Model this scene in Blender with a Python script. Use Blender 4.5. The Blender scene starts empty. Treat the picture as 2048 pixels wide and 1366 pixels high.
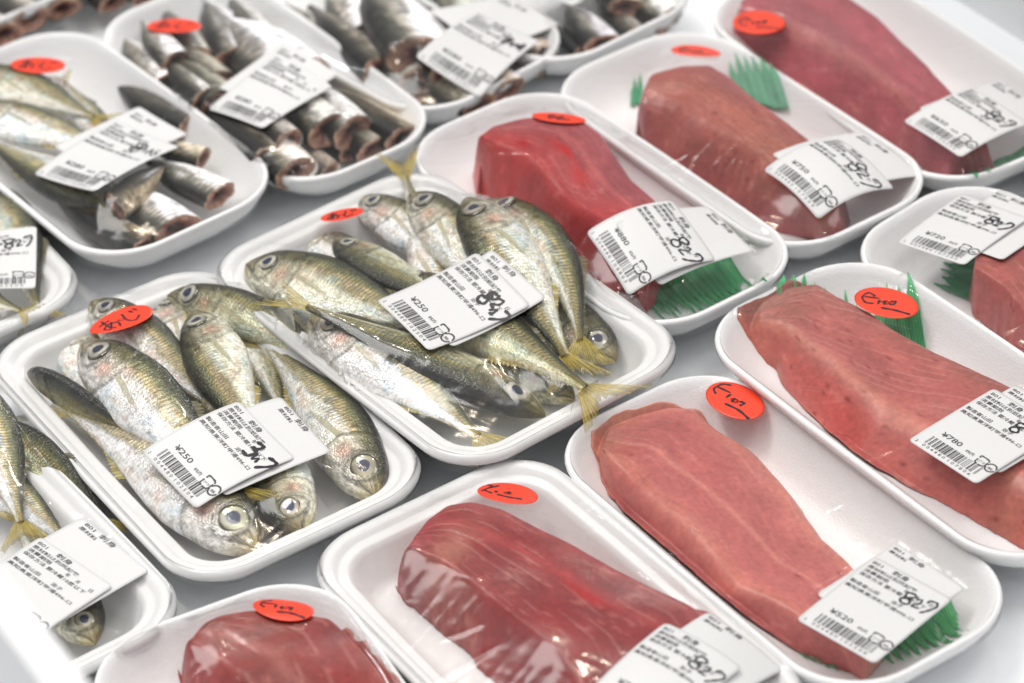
import bpy, math, random
import numpy as np
from mathutils import Matrix, Vector

# ------------------------------------------------------------------ camera, world, light
SC = bpy.context.scene
COL = SC.collection
F, PITCH, ROLL, H = 6000.0, 0.63995, -0.08, 0.8233      # focal length in photo pixels, tilt, roll, height above the counter
cp, sp = math.cos(PITCH), math.sin(PITCH)
FW = np.array([0, cp, -sp]); U0 = np.array([0, sp, cp]); R0 = np.array([1.0, 0, 0])
RV = R0 * math.cos(ROLL) + U0 * math.sin(ROLL)
UV_ = -R0 * math.sin(ROLL) + U0 * math.cos(ROLL)
CAMP = np.array([0, 0, H])

def P(px, py, z=0.0):
    d = FW * F + RV * (px - 1024) - UV_ * (py - 683)
    return CAMP + d * ((z - H) / d[2])

cam = bpy.data.cameras.new('camera'); camo = bpy.data.objects.new('camera', cam); COL.objects.link(camo)
camo.matrix_world = Matrix(((RV[0], UV_[0], -FW[0], 0), (RV[1], UV_[1], -FW[1], 0), (RV[2], UV_[2], -FW[2], H), (0, 0, 0, 1)))
cam.sensor_width = 36; cam.lens = F / 2048 * 36; cam.clip_start = 0.05; cam.clip_end = 50
cam.dof.use_dof = True; cam.dof.focus_distance = 1.285; cam.dof.aperture_fstop = 8.0
SC.camera = camo

w = bpy.data.worlds.new('World'); SC.world = w; w.use_nodes = True
nt = w.node_tree; nt.nodes.clear()
o_ = nt.nodes.new('ShaderNodeOutputWorld'); b_ = nt.nodes.new('ShaderNodeBackground'); nt.links.new(b_.outputs[0], o_.inputs[0])
tc = nt.nodes.new('ShaderNodeTexCoord'); sx = nt.nodes.new('ShaderNodeSeparateXYZ'); nt.links.new(tc.outputs['Generated'], sx.inputs[0])
rp = nt.nodes.new('ShaderNodeValToRGB'); nt.links.new(sx.outputs[2], rp.inputs[0])
e = rp.color_ramp.elements
e[0].position = 0.0; e[0].color = (0.30, 0.28, 0.26, 1)
e[1].position = 0.9; e[1].color = (1.02, 1.02, 1.03, 1)
m_ = e.new(0.25); m_.color = (0.20, 0.20, 0.21, 1)
m_ = e.new(0.66); m_.color = (0.35, 0.35, 0.36, 1)
nt.links.new(rp.outputs[0], b_.inputs[0]); b_.inputs[1].default_value = 1.2

def area(name, loc, target, sx_, sy_, power, color):
    l = bpy.data.lights.new(name, 'AREA'); l.shape = 'RECTANGLE'; l.size = sx_; l.size_y = sy_; l.energy = power; l.color = color
    o = bpy.data.objects.new(name, l); COL.objects.link(o); o.location = loc
    o.rotation_euler = (Vector(target) - Vector(loc)).to_track_quat('-Z', 'Y').to_euler()
    return o
TG = (0.0, 1.05, 0.02)
area('ceiling_panel_light', (-0.75, 1.9, 2.2), TG, 1.1, 0.55, 21, (1.0, 0.985, 0.96))
area('ceiling_panel_light', (0.9, 1.0, 2.2), TG, 0.9, 0.5, 8, (1.0, 0.96, 0.90))
area('shop_window_light', (1.5, 4.6, 1.25), TG, 0.8, 0.45, 42, (0.92, 0.96, 1.0))
area('ceiling_spot_light', (-0.65, 1.05, 1.9), TG, 0.07, 0.07, 3.0, (1.0, 0.86, 0.70))
area('ceiling_spot_light', (-0.15, 2.45, 2.0), TG, 0.06, 0.06, 3.0, (1.0, 0.86, 0.68))
area('ceiling_spot_light', (0.55, 2.2, 1.9), TG, 0.06, 0.06, 2.5, (1.0, 0.90, 0.78))
SC.view_settings.view_transform = 'Standard'; SC.view_settings.look = 'None'; SC.view_settings.exposure = 0.02; SC.view_settings.gamma = 1
SC.cycles.use_denoising = True
SC.cycles.max_bounces = 10; SC.cycles.transparent_max_bounces = 12; SC.cycles.caustics_reflective = False; SC.cycles.caustics_refractive = False

# ------------------------------------------------------------------ helpers
def mesh(name, V, Fc, mat=None, parent=None, smooth=True, colors=None, uvs=None, alpha=None):
    me = bpy.data.meshes.new(name)
    V = np.asarray(V, dtype=np.float32)
    me.from_pydata(V.tolist(), [], [tuple(int(i) for i in f) for f in Fc])
    if smooth: me.polygons.foreach_set('use_smooth', [True] * len(me.polygons))
    if colors is not None:
        c = np.ones((len(V), 4), dtype=np.float32); c[:, :3] = colors
        if alpha is not None: c[:, 3] = alpha
        a = me.color_attributes.new('Col', 'FLOAT_COLOR', 'POINT'); a.data.foreach_set('color', c.ravel())
    if uvs is not None:
        li = np.empty(len(me.loops), dtype=np.int32); me.loops.foreach_get('vertex_index', li)
        u = me.uv_layers.new(name='UVMap'); u.data.foreach_set('uv', np.asarray(uvs, dtype=np.float32)[li].ravel())
    me.update()
    o = bpy.data.objects.new(name, me); COL.objects.link(o)
    if mat: me.materials.append(mat)
    if parent: o.parent = parent
    return o

def thing(name, loc, label, cat, group=None, rot=None):
    o = bpy.data.objects.new(name, None); COL.objects.link(o); o.location = loc; o.empty_display_size = 0.01
    if rot is not None: o.rotation_euler = rot
    o['label'] = label; o['category'] = cat
    if group: o['group'] = group
    return o

def sst(a, b, x):
    t = np.clip((x - a) / (b - a), 0, 1); return t * t * (3 - 2 * t)

def gridfaces(n, m, closed=False, off=0):
    i, j = np.meshgrid(np.arange(n - 1), np.arange(m if closed else m - 1), indexing='ij')
    a = i * m + j; b = i * m + (j + 1) % m; c = (i + 1) * m + (j + 1) % m; d = (i + 1) * m + j
    return (np.stack([a, b, c, d], -1).reshape(-1, 4) + off).tolist()

def vnoise(x, y, seed=0):
    r = np.random.RandomState(seed).rand(64, 64)
    xi = np.floor(x).astype(int); yi = np.floor(y).astype(int); fx = x - xi; fy = y - yi
    fx = fx * fx * (3 - 2 * fx); fy = fy * fy * (3 - 2 * fy)
    g = lambda a, b: r[a % 64, b % 64]
    return (g(xi, yi) * (1 - fx) * (1 - fy) + g(xi + 1, yi) * fx * (1 - fy) + g(xi, yi + 1) * (1 - fx) * fy + g(xi + 1, yi + 1) * fx * fy)

def mix(a, b, t):
    return a * (1 - t[..., None]) + np.asarray(b) * t[..., None]

# ------------------------------------------------------------------ materials
def mat(name, base=(0.8, 0.8, 0.8), rough=0.4, metal=0.0, coat=0.0, sss=0.0, attr=False, alpha_attr=False, noise=None, bump=None, spec=0.5, uvbump=None, sssr=(0.01, 0.004, 0.003), coatr=0.08):
    m = bpy.data.materials.new(name); m.use_nodes = True; t = m.node_tree; p = t.nodes['Principled BSDF']
    p.inputs['Base Color'].default_value = (*base, 1); p.inputs['Roughness'].default_value = rough; p.inputs['Metallic'].default_value = metal
    p.inputs['Coat Weight'].default_value = coat; p.inputs['Coat Roughness'].default_value = coatr
    p.inputs['Specular IOR Level'].default_value = spec
    if sss:
        p.inputs['Subsurface Weight'].default_value = sss; p.inputs['Subsurface Radius'].default_value = sssr; p.inputs['Subsurface Scale'].default_value = 1.0
    tcn = t.nodes.new('ShaderNodeTexCoord')
    src = None
    if attr:
        a = t.nodes.new('ShaderNodeVertexColor'); a.layer_name = 'Col'; src = a.outputs[0]
        if alpha_attr: t.links.new(a.outputs[1], p.inputs['Alpha'])
    if noise:
        n = t.nodes.new('ShaderNodeTexNoise'); n.inputs['Scale'].default_value = noise[0]; n.inputs['Detail'].default_value = 6
        t.links.new(tcn.outputs['Object'], n.inputs['Vector'])
        r = t.nodes.new('ShaderNodeMapRange'); r.inputs[1].default_value = 0.3; r.inputs[2].default_value = 0.7
        r.inputs[3].default_value = 1 - noise[1]; r.inputs[4].default_value = 1 + noise[1]; t.links.new(n.outputs[0], r.inputs[0])
        v = t.nodes.new('ShaderNodeVectorMath'); v.operation = 'SCALE'
        if src: t.links.new(src, v.inputs[0])
        else: v.inputs[0].default_value = base
        t.links.new(r.outputs[0], v.inputs['Scale']); src = v.outputs[0]
    if src: t.links.new(src, p.inputs['Base Color'])
    last = None
    if bump:
        for (kind, scale, strength, dist) in bump:
            if kind == 'vor':
                n = t.nodes.new('ShaderNodeTexVoronoi'); n.inputs['Scale'].default_value = scale; out = n.outputs[0]
            else:
                n = t.nodes.new('ShaderNodeTexNoise'); n.inputs['Scale'].default_value = scale; n.inputs['Detail'].default_value = 4; out = n.outputs[0]
            t.links.new(tcn.outputs['Object'], n.inputs['Vector'])
            bn = t.nodes.new('ShaderNodeBump'); bn.inputs['Strength'].default_value = strength; bn.inputs['Distance'].default_value = dist
            t.links.new(out, bn.inputs['Height'])
            if last: t.links.new(last, bn.inputs['Normal'])
            last = bn.outputs[0]
    if uvbump:
        mp = t.nodes.new('ShaderNodeMapping'); mp.inputs['Scale'].default_value = (uvbump[0], uvbump[1], 1); t.links.new(tcn.outputs['UV'], mp.inputs['Vector'])
        n = t.nodes.new('ShaderNodeTexVoronoi'); n.inputs['Scale'].default_value = 1; t.links.new(mp.outputs[0], n.inputs['Vector'])
        bn = t.nodes.new('ShaderNodeBump'); bn.inputs['Strength'].default_value = uvbump[2]; bn.inputs['Distance'].default_value = 0.0006
        t.links.new(n.outputs[0], bn.inputs['Height'])
        if last: t.links.new(last, bn.inputs['Normal'])
        last = bn.outputs[0]
    if last:
        t.links.new(last, p.inputs['Normal'])
        if coat: t.links.new(last, p.inputs['Coat Normal'])
    return m

M = {}
M['counter'] = mat('counter_surface', (0.93, 0.95, 0.97), 0.10, spec=0.9, noise=(3.0, 0.02), bump=[('noise', 14, 0.12, 0.004)], coat=0.3)
M['panel'] = mat('case_panel', (0.78, 0.79, 0.80), 0.35)
M['foam'] = mat('foam', (0.87, 0.87, 0.87), 0.38, sss=0.25, sssr=(0.006, 0.006, 0.006), noise=(900, 0.025), bump=[('vor', 900, 0.22, 0.0004), ('noise', 90, 0.1, 0.0008)])
M['tray'] = mat('glossy_tray', (0.86, 0.86, 0.85), 0.26, sss=0.2, sssr=(0.006, 0.006, 0.006), noise=(300, 0.015), bump=[('noise', 160, 0.10, 0.0006)])
M['label'] = mat('label_paper', (0.70, 0.70, 0.695), 0.42, noise=(400, 0.01))
M['ink'] = mat('printed_ink', (0.045, 0.045, 0.05), 0.5, noise=(2500, 0.3))
M['marker'] = mat('marker_ink', (0.012, 0.012, 0.02), 0.35, noise=(900, 0.3))
M['red'] = mat('sticker_red', (0.86, 0.055, 0.018), 0.38, noise=(1200, 0.04))
M['fish'] = mat('fish_skin', rough=0.28, metal=0.24, coat=0.25, attr=True, noise=(700, 0.22), bump=[('noise', 1500, 0.18, 0.0003), ('noise', 220, 0.14, 0.001)], uvbump=(130, 30, 0.55), coatr=0.10)
M['cutskin'] = mat('cut_fish_skin', rough=0.36, metal=0.25, coat=0.3, attr=True, noise=(500, 0.2), bump=[('noise', 700, 0.25, 0.0005), ('noise', 150, 0.2, 0.001)], coatr=0.15)
M['flesh'] = mat('cut_flesh', (0.30, 0.15, 0.085), 0.4, attr=True, noise=(350, 0.5), bump=[('noise', 500, 0.5, 0.001)], coat=0.3)
M['eye'] = mat('fish_eye', rough=0.12, attr=True, coat=1.0, coatr=0.03, metal=0.15)
M['fin'] = mat('fish_fin', rough=0.35, attr=True, alpha_attr=True, coat=0.3, noise=(500, 0.2))
M['tuna'] = mat('tuna_flesh', rough=0.40, attr=True, sss=0.12, spec=0.35, coat=0.10, noise=(420, 0.12), bump=[('noise', 900, 0.16, 0.0003), ('noise', 240, 0.22, 0.0008)], coatr=0.12, sssr=(0.012, 0.004, 0.003))
M['green'] = mat('green_plastic', rough=0.35, attr=True)

def film_material():
    m = bpy.data.materials.new('clear_film'); m.use_nodes = True; t = m.node_tree; t.nodes.clear()
    o = t.nodes.new('ShaderNodeOutputMaterial'); mx = t.nodes.new('ShaderNodeMixShader')
    tr = t.nodes.new('ShaderNodeBsdfTransparent'); tr.inputs[0].default_value = (0.985, 0.985, 0.985, 1)
    gl = t.nodes.new('ShaderNodeBsdfGlossy'); gl.inputs['Roughness'].default_value = 0.11
    fr = t.nodes.new('ShaderNodeLayerWeight'); fr.inputs[0].default_value = 0.5
    pw = t.nodes.new('ShaderNodeMath'); pw.operation = 'POWER'; pw.inputs[1].default_value = 4.0
    sc = t.nodes.new('ShaderNodeMath'); sc.operation = 'MULTIPLY_ADD'; sc.inputs[1].default_value = 0.8; sc.inputs[2].default_value = 0.034; sc.use_clamp = True
    tcn = t.nodes.new('ShaderNodeTexCoord'); mp = t.nodes.new('ShaderNodeMapping'); mp.inputs['Scale'].default_value = (14, 70, 20); mp.inputs['Rotation'].default_value = (0, 0, 0.5)
    n = t.nodes.new('ShaderNodeTexNoise'); n.inputs['Scale'].default_value = 1.0; n.inputs['Detail'].default_value = 3; n.inputs['Distortion'].default_value = 0.6
    bn = t.nodes.new('ShaderNodeBump'); bn.inputs['Strength'].default_value = 0.10; bn.inputs['Distance'].default_value = 0.0015
    L = t.links.new
    L(tcn.outputs['Object'], mp.inputs['Vector']); L(mp.outputs[0], n.inputs['Vector']); L(n.outputs[0], bn.inputs['Height'])
    L(bn.outputs[0], gl.inputs['Normal']); L(fr.outputs['Facing'], pw.inputs[0]); L(pw.outputs[0], sc.inputs[0]); L(sc.outputs[0], mx.inputs[0])
    L(tr.outputs[0], mx.inputs[1]); L(gl.outputs[0], mx.inputs[2]); L(mx.outputs[0], o.inputs[0])
    return m
M['film'] = film_material()

# ------------------------------------------------------------------ counter and case panels
def structure(o, kind='structure'):
    o['kind'] = kind; return o
structure(mesh('counter_surface', [(-2, -0.4, 0), (2, -0.4, 0), (2, 3.6, 0), (-2, 3.6, 0)], [(0, 1, 2, 3)], M['counter'], smooth=False))

def slab(name, A, B, z0, z1, th, label, cat, m):
    A = np.array(A[:2]); B = np.array(B[:2]); d = (B - A) / np.linalg.norm(B - A); n = np.array([-d[1], d[0]]) * th
    q = [A, B, B + n, A + n]; rr = 0.003; V = []
    for (k, z) in ((0, z0), (0, z1 - rr), (rr, z1)):
        c = np.mean(q, 0)
        for p in q:
            v = p - c; v = v * (1 - k / max(np.linalg.norm(v), 1e-6)); V.append((*(c + v), z))
    Fc = [(0, 3, 2, 1), (8, 9, 10, 11)]
    for s in (0, 4):
        for i in range(4): Fc.append((s + i, s + (i + 1) % 4, s + 4 + (i + 1) % 4, s + 4 + i))
    o = mesh(name, V, Fc, m, smooth=False); o['label'] = label; o['category'] = cat; return o
a_, b2 = P(-45, 1072, .22), P(205, 1400, .22)
dd = (b2 - a_); A_ = a_ - dd * 6; B_ = b2 + dd * 4
slab('case_panel', A_, B_, 0.0, 0.22, -0.012, 'white front panel of the display case, blurred beside the nearest fish packs'.replace('nearest ', ''), 'display case', M['panel'])
a_, b2 = P(1880, -20, 0), P(2120, 130, 0); dd = b2 - a_; A_ = a_ - dd * 3; B_ = b2 + dd * 3
slab('case_panel', A_, B_, 0.0, 0.22, 0.015, 'pale blue white rear panel of the display case behind the tuna packs', 'display case', M['panel'])

# ------------------------------------------------------------------ trays
ZR = 0.024
PROF = {
 'A': [(-.021, .0002), (-.0035, .018), (-.0005, .0205), (0, .0222), (-.0012, .0238), (-.0040, .0242), (-.0062, .0236), (-.0074, .0218), (-.0088, .0212), (-.0108, .0213), (-.0120, .0206), (-.0135, .0180), (-.0185, .0075), (-.0215, .0046), (-.0250, .0038), (-.034, .0036)],
 'B': [(-.020, .0002), (-.0050, .014), (-.0006, .0212), (0, .0230), (-.0005, .0242), (-.0017, .0247), (-.0031, .0240), (-.0052, .0212), (-.0098, .0150), (-.0155, .0093), (-.0200, .0062), (-.0250, .0048), (-.034, .0044)],
}
PROF['C'] = PROF['B']
RAD = {'A': .027, 'B': .033, 'C': .033}
def rrect(hl, hw, r, n=10, bulge=0.0):
    pts = []
    r = min(r, hl, hw)
    for cx, cy, a0 in ((hl - r, hw - r, 0), (-(hl - r), hw - r, 90), (-(hl - r), -(hw - r), 180), (hl - r, -(hw - r), 270)):
        for k in range(n + 1):
            a = math.radians(a0 + 90 * k / n); pts.append((cx + r * math.cos(a), cy + r * math.sin(a)))
    # subdivide the straight runs
    out = []
    N = len(pts)
    for i in range(N):
        p, q = np.array(pts[i]), np.array(pts[(i + 1) % N])
        k = 10 if i % (n + 1) == n else 1
        for s in range(k): out.append(p + (q - p) * s / k)
    out = np.array(out)
    if bulge:
        out[:, 1] += np.sign(out[:, 1]) * bulge * (1 - (out[:, 0] / hl) ** 2) * (np.abs(out[:, 1]) > hw * .5)
    return out

class Tray: pass
TR = {}
def make_tray(key, ty, cx, cy, a, W, L, label, cat='fish pack', zoff=0.0, film=True):
    t = Tray(); t.key = key; t.ty = ty; t.c = np.array([cx, cy]); t.a = a; t.W = W; t.L = L; t.z0 = zoff; t.film = film
    t.u = np.array([math.cos(a), math.sin(a)]); t.v = np.array([-math.sin(a), math.cos(a)])
    t.root = thing('foam_tray', (cx, cy, zoff), label, cat, 'packed fish trays on the counter', (0, 0, a))
    V = []; n = None
    for (d, z) in PROF[ty]:
        ring = rrect(L / 2 + d, W / 2 + d, max(RAD[ty] + d * .75, .008), bulge=.0015)
        n = len(ring); V += [(x, y, z) for x, y in ring]
    k = len(PROF[ty]); zf = PROF[ty][-1][1]
    for s in (.66, .33):
        ring = np.array([v[:2] for v in V[(k - 1) * n:k * n]]) * s; V += [(x, y, zf) for x, y in ring]
    Fc = gridfaces(k + 2, n, True)
    V.append((0, 0, zf)); c = len(V) - 1
    for i in range(n): Fc.append(((k + 1) * n + i, (k + 1) * n + (i + 1) % n, c))
    V.append((0, 0, PROF[ty][0][1])); c = len(V) - 1
    for i in range(n): Fc.append((i, (i + 1) % n, c)[::-1])
    mesh('tray_body', V, Fc, M['tray' if ty == 'A' else 'foam'], t.root)
    t.contents = []
    TR[key] = t
    return t
def loc(t, xy):
    d = np.asarray(xy)[..., :2] - t.c; return np.stack([d @ t.u, d @ t.v], -1)
def wor(t, uv):
    return t.c + uv[..., :1] * t.u + uv[..., 1:2] * t.v
FLOOR = {'A': .0037, 'B': .0046, 'C': .0046}

def from_corner(ty, px, a, corner='BR', W=None, L=None):
    W = W or {'A': .1235, 'B': .0995, 'C': .109}[ty]; L = L or .207
    p = P(*px, ZR)[:2]; u = np.array([math.cos(a), math.sin(a)]); v = np.array([-math.sin(a), math.cos(a)])
    s = {'BR': (1, 1), 'TR': (-1, 1), 'BL': (1, -1), 'TL': (-1, -1)}[corner]
    c = p - u * s[0] * L / 2 - v * s[1] * W / 2
    return ty, c[0], c[1], a, W, L

TD = {
'T1': ('A', -0.0313, 1.1049, -0.9612, 0.1310, 0.2101),
'T2': ('A', -0.1381, 1.0399, -1.0293, 0.1208, 0.2067),
'T3': ('A', 0.0072, 0.8831, -1.0210, 0.1183, 0.2050),
'T4': ('B', 0.1018, 0.9369, -1.0198, 0.0980, 0.2063),
'T5': ('B', 0.1780, 1.0078, -1.0152, 0.1018, 0.2150),
'T6': ('B', 0.0442, 1.1785, -0.9977, 0.0996, 0.2083),
'T7': ('B', 0.1187, 1.2296, -1.0094, 0.0970, 0.2000),
'T8': ('B', 0.2011, 1.2797, -1.0702, 0.0960, 0.2134),
'T9': ('B', 0.2477, 1.0691, -0.8840, 0.0995, 0.2067),
'T10': ('B', -0.0939, 0.8163, -1.1659, 0.1079, 0.2067),
'T11': ('A', -0.2403, 0.9595, -0.9970, 0.1235, 0.2015),
'T12': from_corner('A', (192, 583), -1.03),
'T13': ('C', -0.2043, 1.2729, -0.9653, 0.1083, 0.2136),
'T14': ('C', -0.1204, 1.3161, -0.9985, 0.1015, 0.2087),
'T15': ('C', -0.0592, 1.3747, -0.8924, 0.1126, 0.2098),
'T16': from_corner('C', (1428, -12), -0.93),
'T17': from_corner('C', (205, -45), -0.95),
'T18': from_corner('B', (2008, 318), -0.884, 'TL'),
'T19': from_corner('C', (520, -150), -0.97),
}
TL_ = {
'T1': 'ribbed tray of horse mackerel in the middle, its 250 yen label dated with overwritten marker',
'T2': 'ribbed tray of horse mackerel with several heads poking out below its 250 yen label',
'T3': 'ribbed white tray with a dark red tuna block, its label covering the lower end',
'T4': 'smooth foam tray holding a pale pink tuna block under the 520 yen label',
'T5': 'foam tray with the longest tuna block on a green divider, 780 yen label',
'T6': 'foam tray with blood spotted red tuna and the 880 yen label',
'T7': 'foam tray with a rounded tuna block under the 750 yen label',
'T8': 'foam tray with the long mauve tuna block marked 650 yen, against the rear case panel',
'T9': 'foam tray behind the 780 yen tuna, its 720 yen label above a green divider',
'T10': 'foam tray with a dark red tuna lump, its corner behind the front panel',
'T11': 'ribbed tray of horse mackerel half hidden by the white front panel',
'T12': 'ribbed tray cut off by the photo edge, a yellow tail over its rim',
'T13': 'foam tray with two long whole fish and three silver stubs, 280 yen label',
'T14': 'foam tray crowded with brown headless fish around its 280 yen label',
'T15': 'foam tray of bright silver headless fish whose label carries a thick black date',
'T16': 'foam tray of headless fish whose corner lies between two tuna packs',
'T17': 'blurred foam tray of dark fish in the top corner of the photo',
'T18': 'bare white rim of a foam tray beside the 720 yen pack at the photo edge',
'T19': 'blurred foam tray of fish pieces just behind the crowded pack',
}
ZO = {'T13': .0065, 'T14': .0032, 'T1': .0058, 'T6': .0036, 'T7': .0018, 'T5': .0060, 'T17': .0030}
WIDER = {'T14': -.007, 'T15': -.003, 'T16': .002, 'T7': .003, 'T8': .003, 'T9': -.007, 'T6': -.002, 'T5': .001}
def lifted(k, v):
    ty, cx, cy, a, W, L = v; e = WIDER.get(k, 0.0); cx += math.sin(a) * e / 2; cy -= math.cos(a) * e / 2; W += e
    q = (H - ZR - ZO.get(k, 0.0)) / (H - ZR); return ty, cx * q, cy * q, a, W * q, L * q
for k, v in TD.items(): make_tray(k, *lifted(k, v), TL_[k], 'fish pack' if k in ('T1', 'T2', 'T11', 'T12', 'T13', 'T14', 'T15', 'T16', 'T17', 'T19') else ('tuna pack' if k != 'T18' else 'tray'), ZO.get(k, 0.0))

# ------------------------------------------------------------------ fish
XU = np.array([0, .012, .03, .06, .10, .15, .20, .26, .33, .42, .5, .58, .66, .74, .80, .85, .90])
YD = np.array([.002, .017, .034, .056, .077, .092, .099, .109, .114, .109, .097, .080, .060, .041, .028, .019, .015])
YV = np.array([-.006, -.023, -.038, -.058, -.077, -.092, -.097, -.108, -.113, -.104, -.090, -.072, -.053, -.036, -.025, -.017, -.014])
TH = np.array([.006, .014, .022, .032, .042, .050, .055, .058, .058, .055, .049, .041, .032, .023, .017, .013, .010])

def spine(bend, n=200):
    u = np.linspace(0, 1, n); th = -bend * (u - .5)
    x = np.concatenate([[0], np.cumsum(np.cos((th[1:] + th[:-1]) / 2)) / (n - 1)]); y = np.concatenate([[0], np.cumsum(np.sin((th[1:] + th[:-1]) / 2)) / (n - 1)])
    a = math.atan2(y[-1], x[-1]); L = math.hypot(x[-1], y[-1])
    X = (x * math.cos(a) + y * math.sin(a)) / L; Y = (-x * math.sin(a) + y * math.cos(a)) / L
    return u, X, Y, th - a
def warp(V, bend):
    """bend unit-length fish coordinates along an arc"""
    su, X, Y, th = spine(bend); u = V[:, 0]
    cx = np.interp(u, su, X); cy = np.interp(u, su, Y); t = np.interp(u, su, th)
    ex = np.where(u > 1, u - 1, np.where(u < 0, u, 0))
    return np.stack([cx - V[:, 1] * np.sin(t) + ex * np.cos(t), cy + V[:, 1] * np.cos(t) + ex * np.sin(t), V[:, 2]], -1)

def skin_colors(u, wv, seed, dark):
    """u along the fish, wv -1 belly .. 1 back"""
    rs = np.random.RandomState(seed)
    n1 = vnoise(u * 9 + seed, wv * 3, seed) - .5; n2 = vnoise(u * 40, wv * 10, seed + 1) - .5; n3 = vnoise(u * 90, wv * 22 + 5, seed + 2) - .5
    ww = wv + n1 * .14 - .10
    back = np.array([.026, .029, .020]); olive = np.array([.112, .112, .060]); green = np.array([.22, .235, .13]); gold = np.array([.50, .40, .19])
    silver = np.array([.68, .665, .61]); belly = np.array([.86, .85, .82])
    c = np.broadcast_to(belly, u.shape + (3,)).copy()
    c = mix(c, silver, sst(-.5, .05, ww)); c = mix(c, gold * .85 + silver * .1, sst(.02, .22, ww) * .95); c = mix(c, green, sst(.26, .42, ww) * .9)
    c = mix(c, olive, sst(.44, .60, ww)); c = mix(c, back, sst(.60, .90, ww))
    # iridescent patches
    ir = vnoise(u * 14 + 3, wv * 5 + seed, seed + 4)
    c = mix(c, [.72, .52, .47], sst(.62, .85, ir) * (ww < .2) * .45)
    c = mix(c, [.56, .68, .78], sst(.58, .9, 1 - ir) * (ww < .2) * .6)
    # muscle chevrons
    wl = np.interp(u, [0, .3, .42, .52, 1], [.36, .34, .22, .04, .02])
    ch = np.sin(2 * np.pi * (u * 62 - .9 * np.abs(wv - wl) + n1 * .5)); body = sst(.27, .33, u)
    c *= (1 + .55 * ch * body * np.exp(-((wv - .28) / .30) ** 2))[..., None]
    c *= (1 + .13 * np.sin(2 * np.pi * (u * 62 + 1.2 * wv)) * body)[..., None]
    # lateral scutes
    dl = np.abs(wv - wl); bw = np.interp(u, [.2, .42, .55, .9], [.020, .035, .15, .30])
    band = np.exp(-(dl / bw) ** 4) * body
    sc = .5 + .5 * np.sin(2 * np.pi * u * 70 + 3 * dl / bw)
    bc = np.array([.50, .42, .20]) * (0.30 + .95 * sc)[..., None]
    c = mix(c, bc, band * np.interp(u, [.25, .42, .5], [.35, .5, .75]))
    edge = np.exp(-((dl - bw * 1.25) / (.25 * bw + .01)) ** 2) * body
    c *= (1 - .30 * edge)[..., None]
    # yellow wash near the tail
    c = mix(c, [.40, .32, .07], sst(.80, .9, u) * .55)
    # head
    uh = .268 - .045 * np.abs(wv + .1) ** 2 - .02 * (wv < -.5) * (-wv - .5)
    hd = 1 - sst(-.004, .004, u - uh)
    hc = np.broadcast_to(np.array([.55, .52, .45]), u.shape + (3,)).copy()
    hc = mix(hc, [.68, .66, .63], sst(.1, .7, -wv)); hc = mix(hc, [.20, .185, .095], sst(.18, .5, wv + n1 * .2)); hc = mix(hc, [.06, .058, .035], sst(.55, .9, wv))
    hc = mix(hc, [.38, .30, .14], (1 - sst(.0, .10, u)) * .75)
    hc = mix(hc, [.62, .30, .25], np.exp(-((u - .205) / .028) ** 2 - ((wv + .25) / .28) ** 2) * .55)
    pre = np.abs(u - (.178 - .07 * (wv + .1) ** 2 * (wv < -.1))); hc *= (1 - .38 * np.exp(-(pre / .004) ** 2) * (wv < .35))[..., None]
    stri = np.sin(wv * 26 + u * 40 + n1 * 8); hc *= (1 + .10 * stri)[..., None]
    er = np.hypot((u - .112), (wv - .16) * .065); hc *= (1 - .55 * np.exp(-((er - .053) / .006) ** 2))[..., None]
    mth = np.abs(wv - (-.1 - 6.5 * u)); hc *= (1 - .7 * np.exp(-(mth / .12) ** 2) * (u < .075))[..., None]
    c = mix(c, hc, hd)
    c *= (1 - .62 * np.exp(-((u - uh - .002) / .0045) ** 2) * (wv < .75))[..., None]
    c = mix(c, [.012, .012, .010], np.exp(-((u - .287) / .010) ** 2 - ((wv - .42) / .10) ** 2) * .95)
    c *= (1 + .50 * n2 + .50 * n3)[..., None]
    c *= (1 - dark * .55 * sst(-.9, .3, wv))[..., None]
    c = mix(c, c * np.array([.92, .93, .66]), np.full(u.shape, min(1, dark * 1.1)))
    c = np.clip(c, .004, 1.0) ** 1.30 * 1.20
    return np.clip(c, .004, .92)

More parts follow.
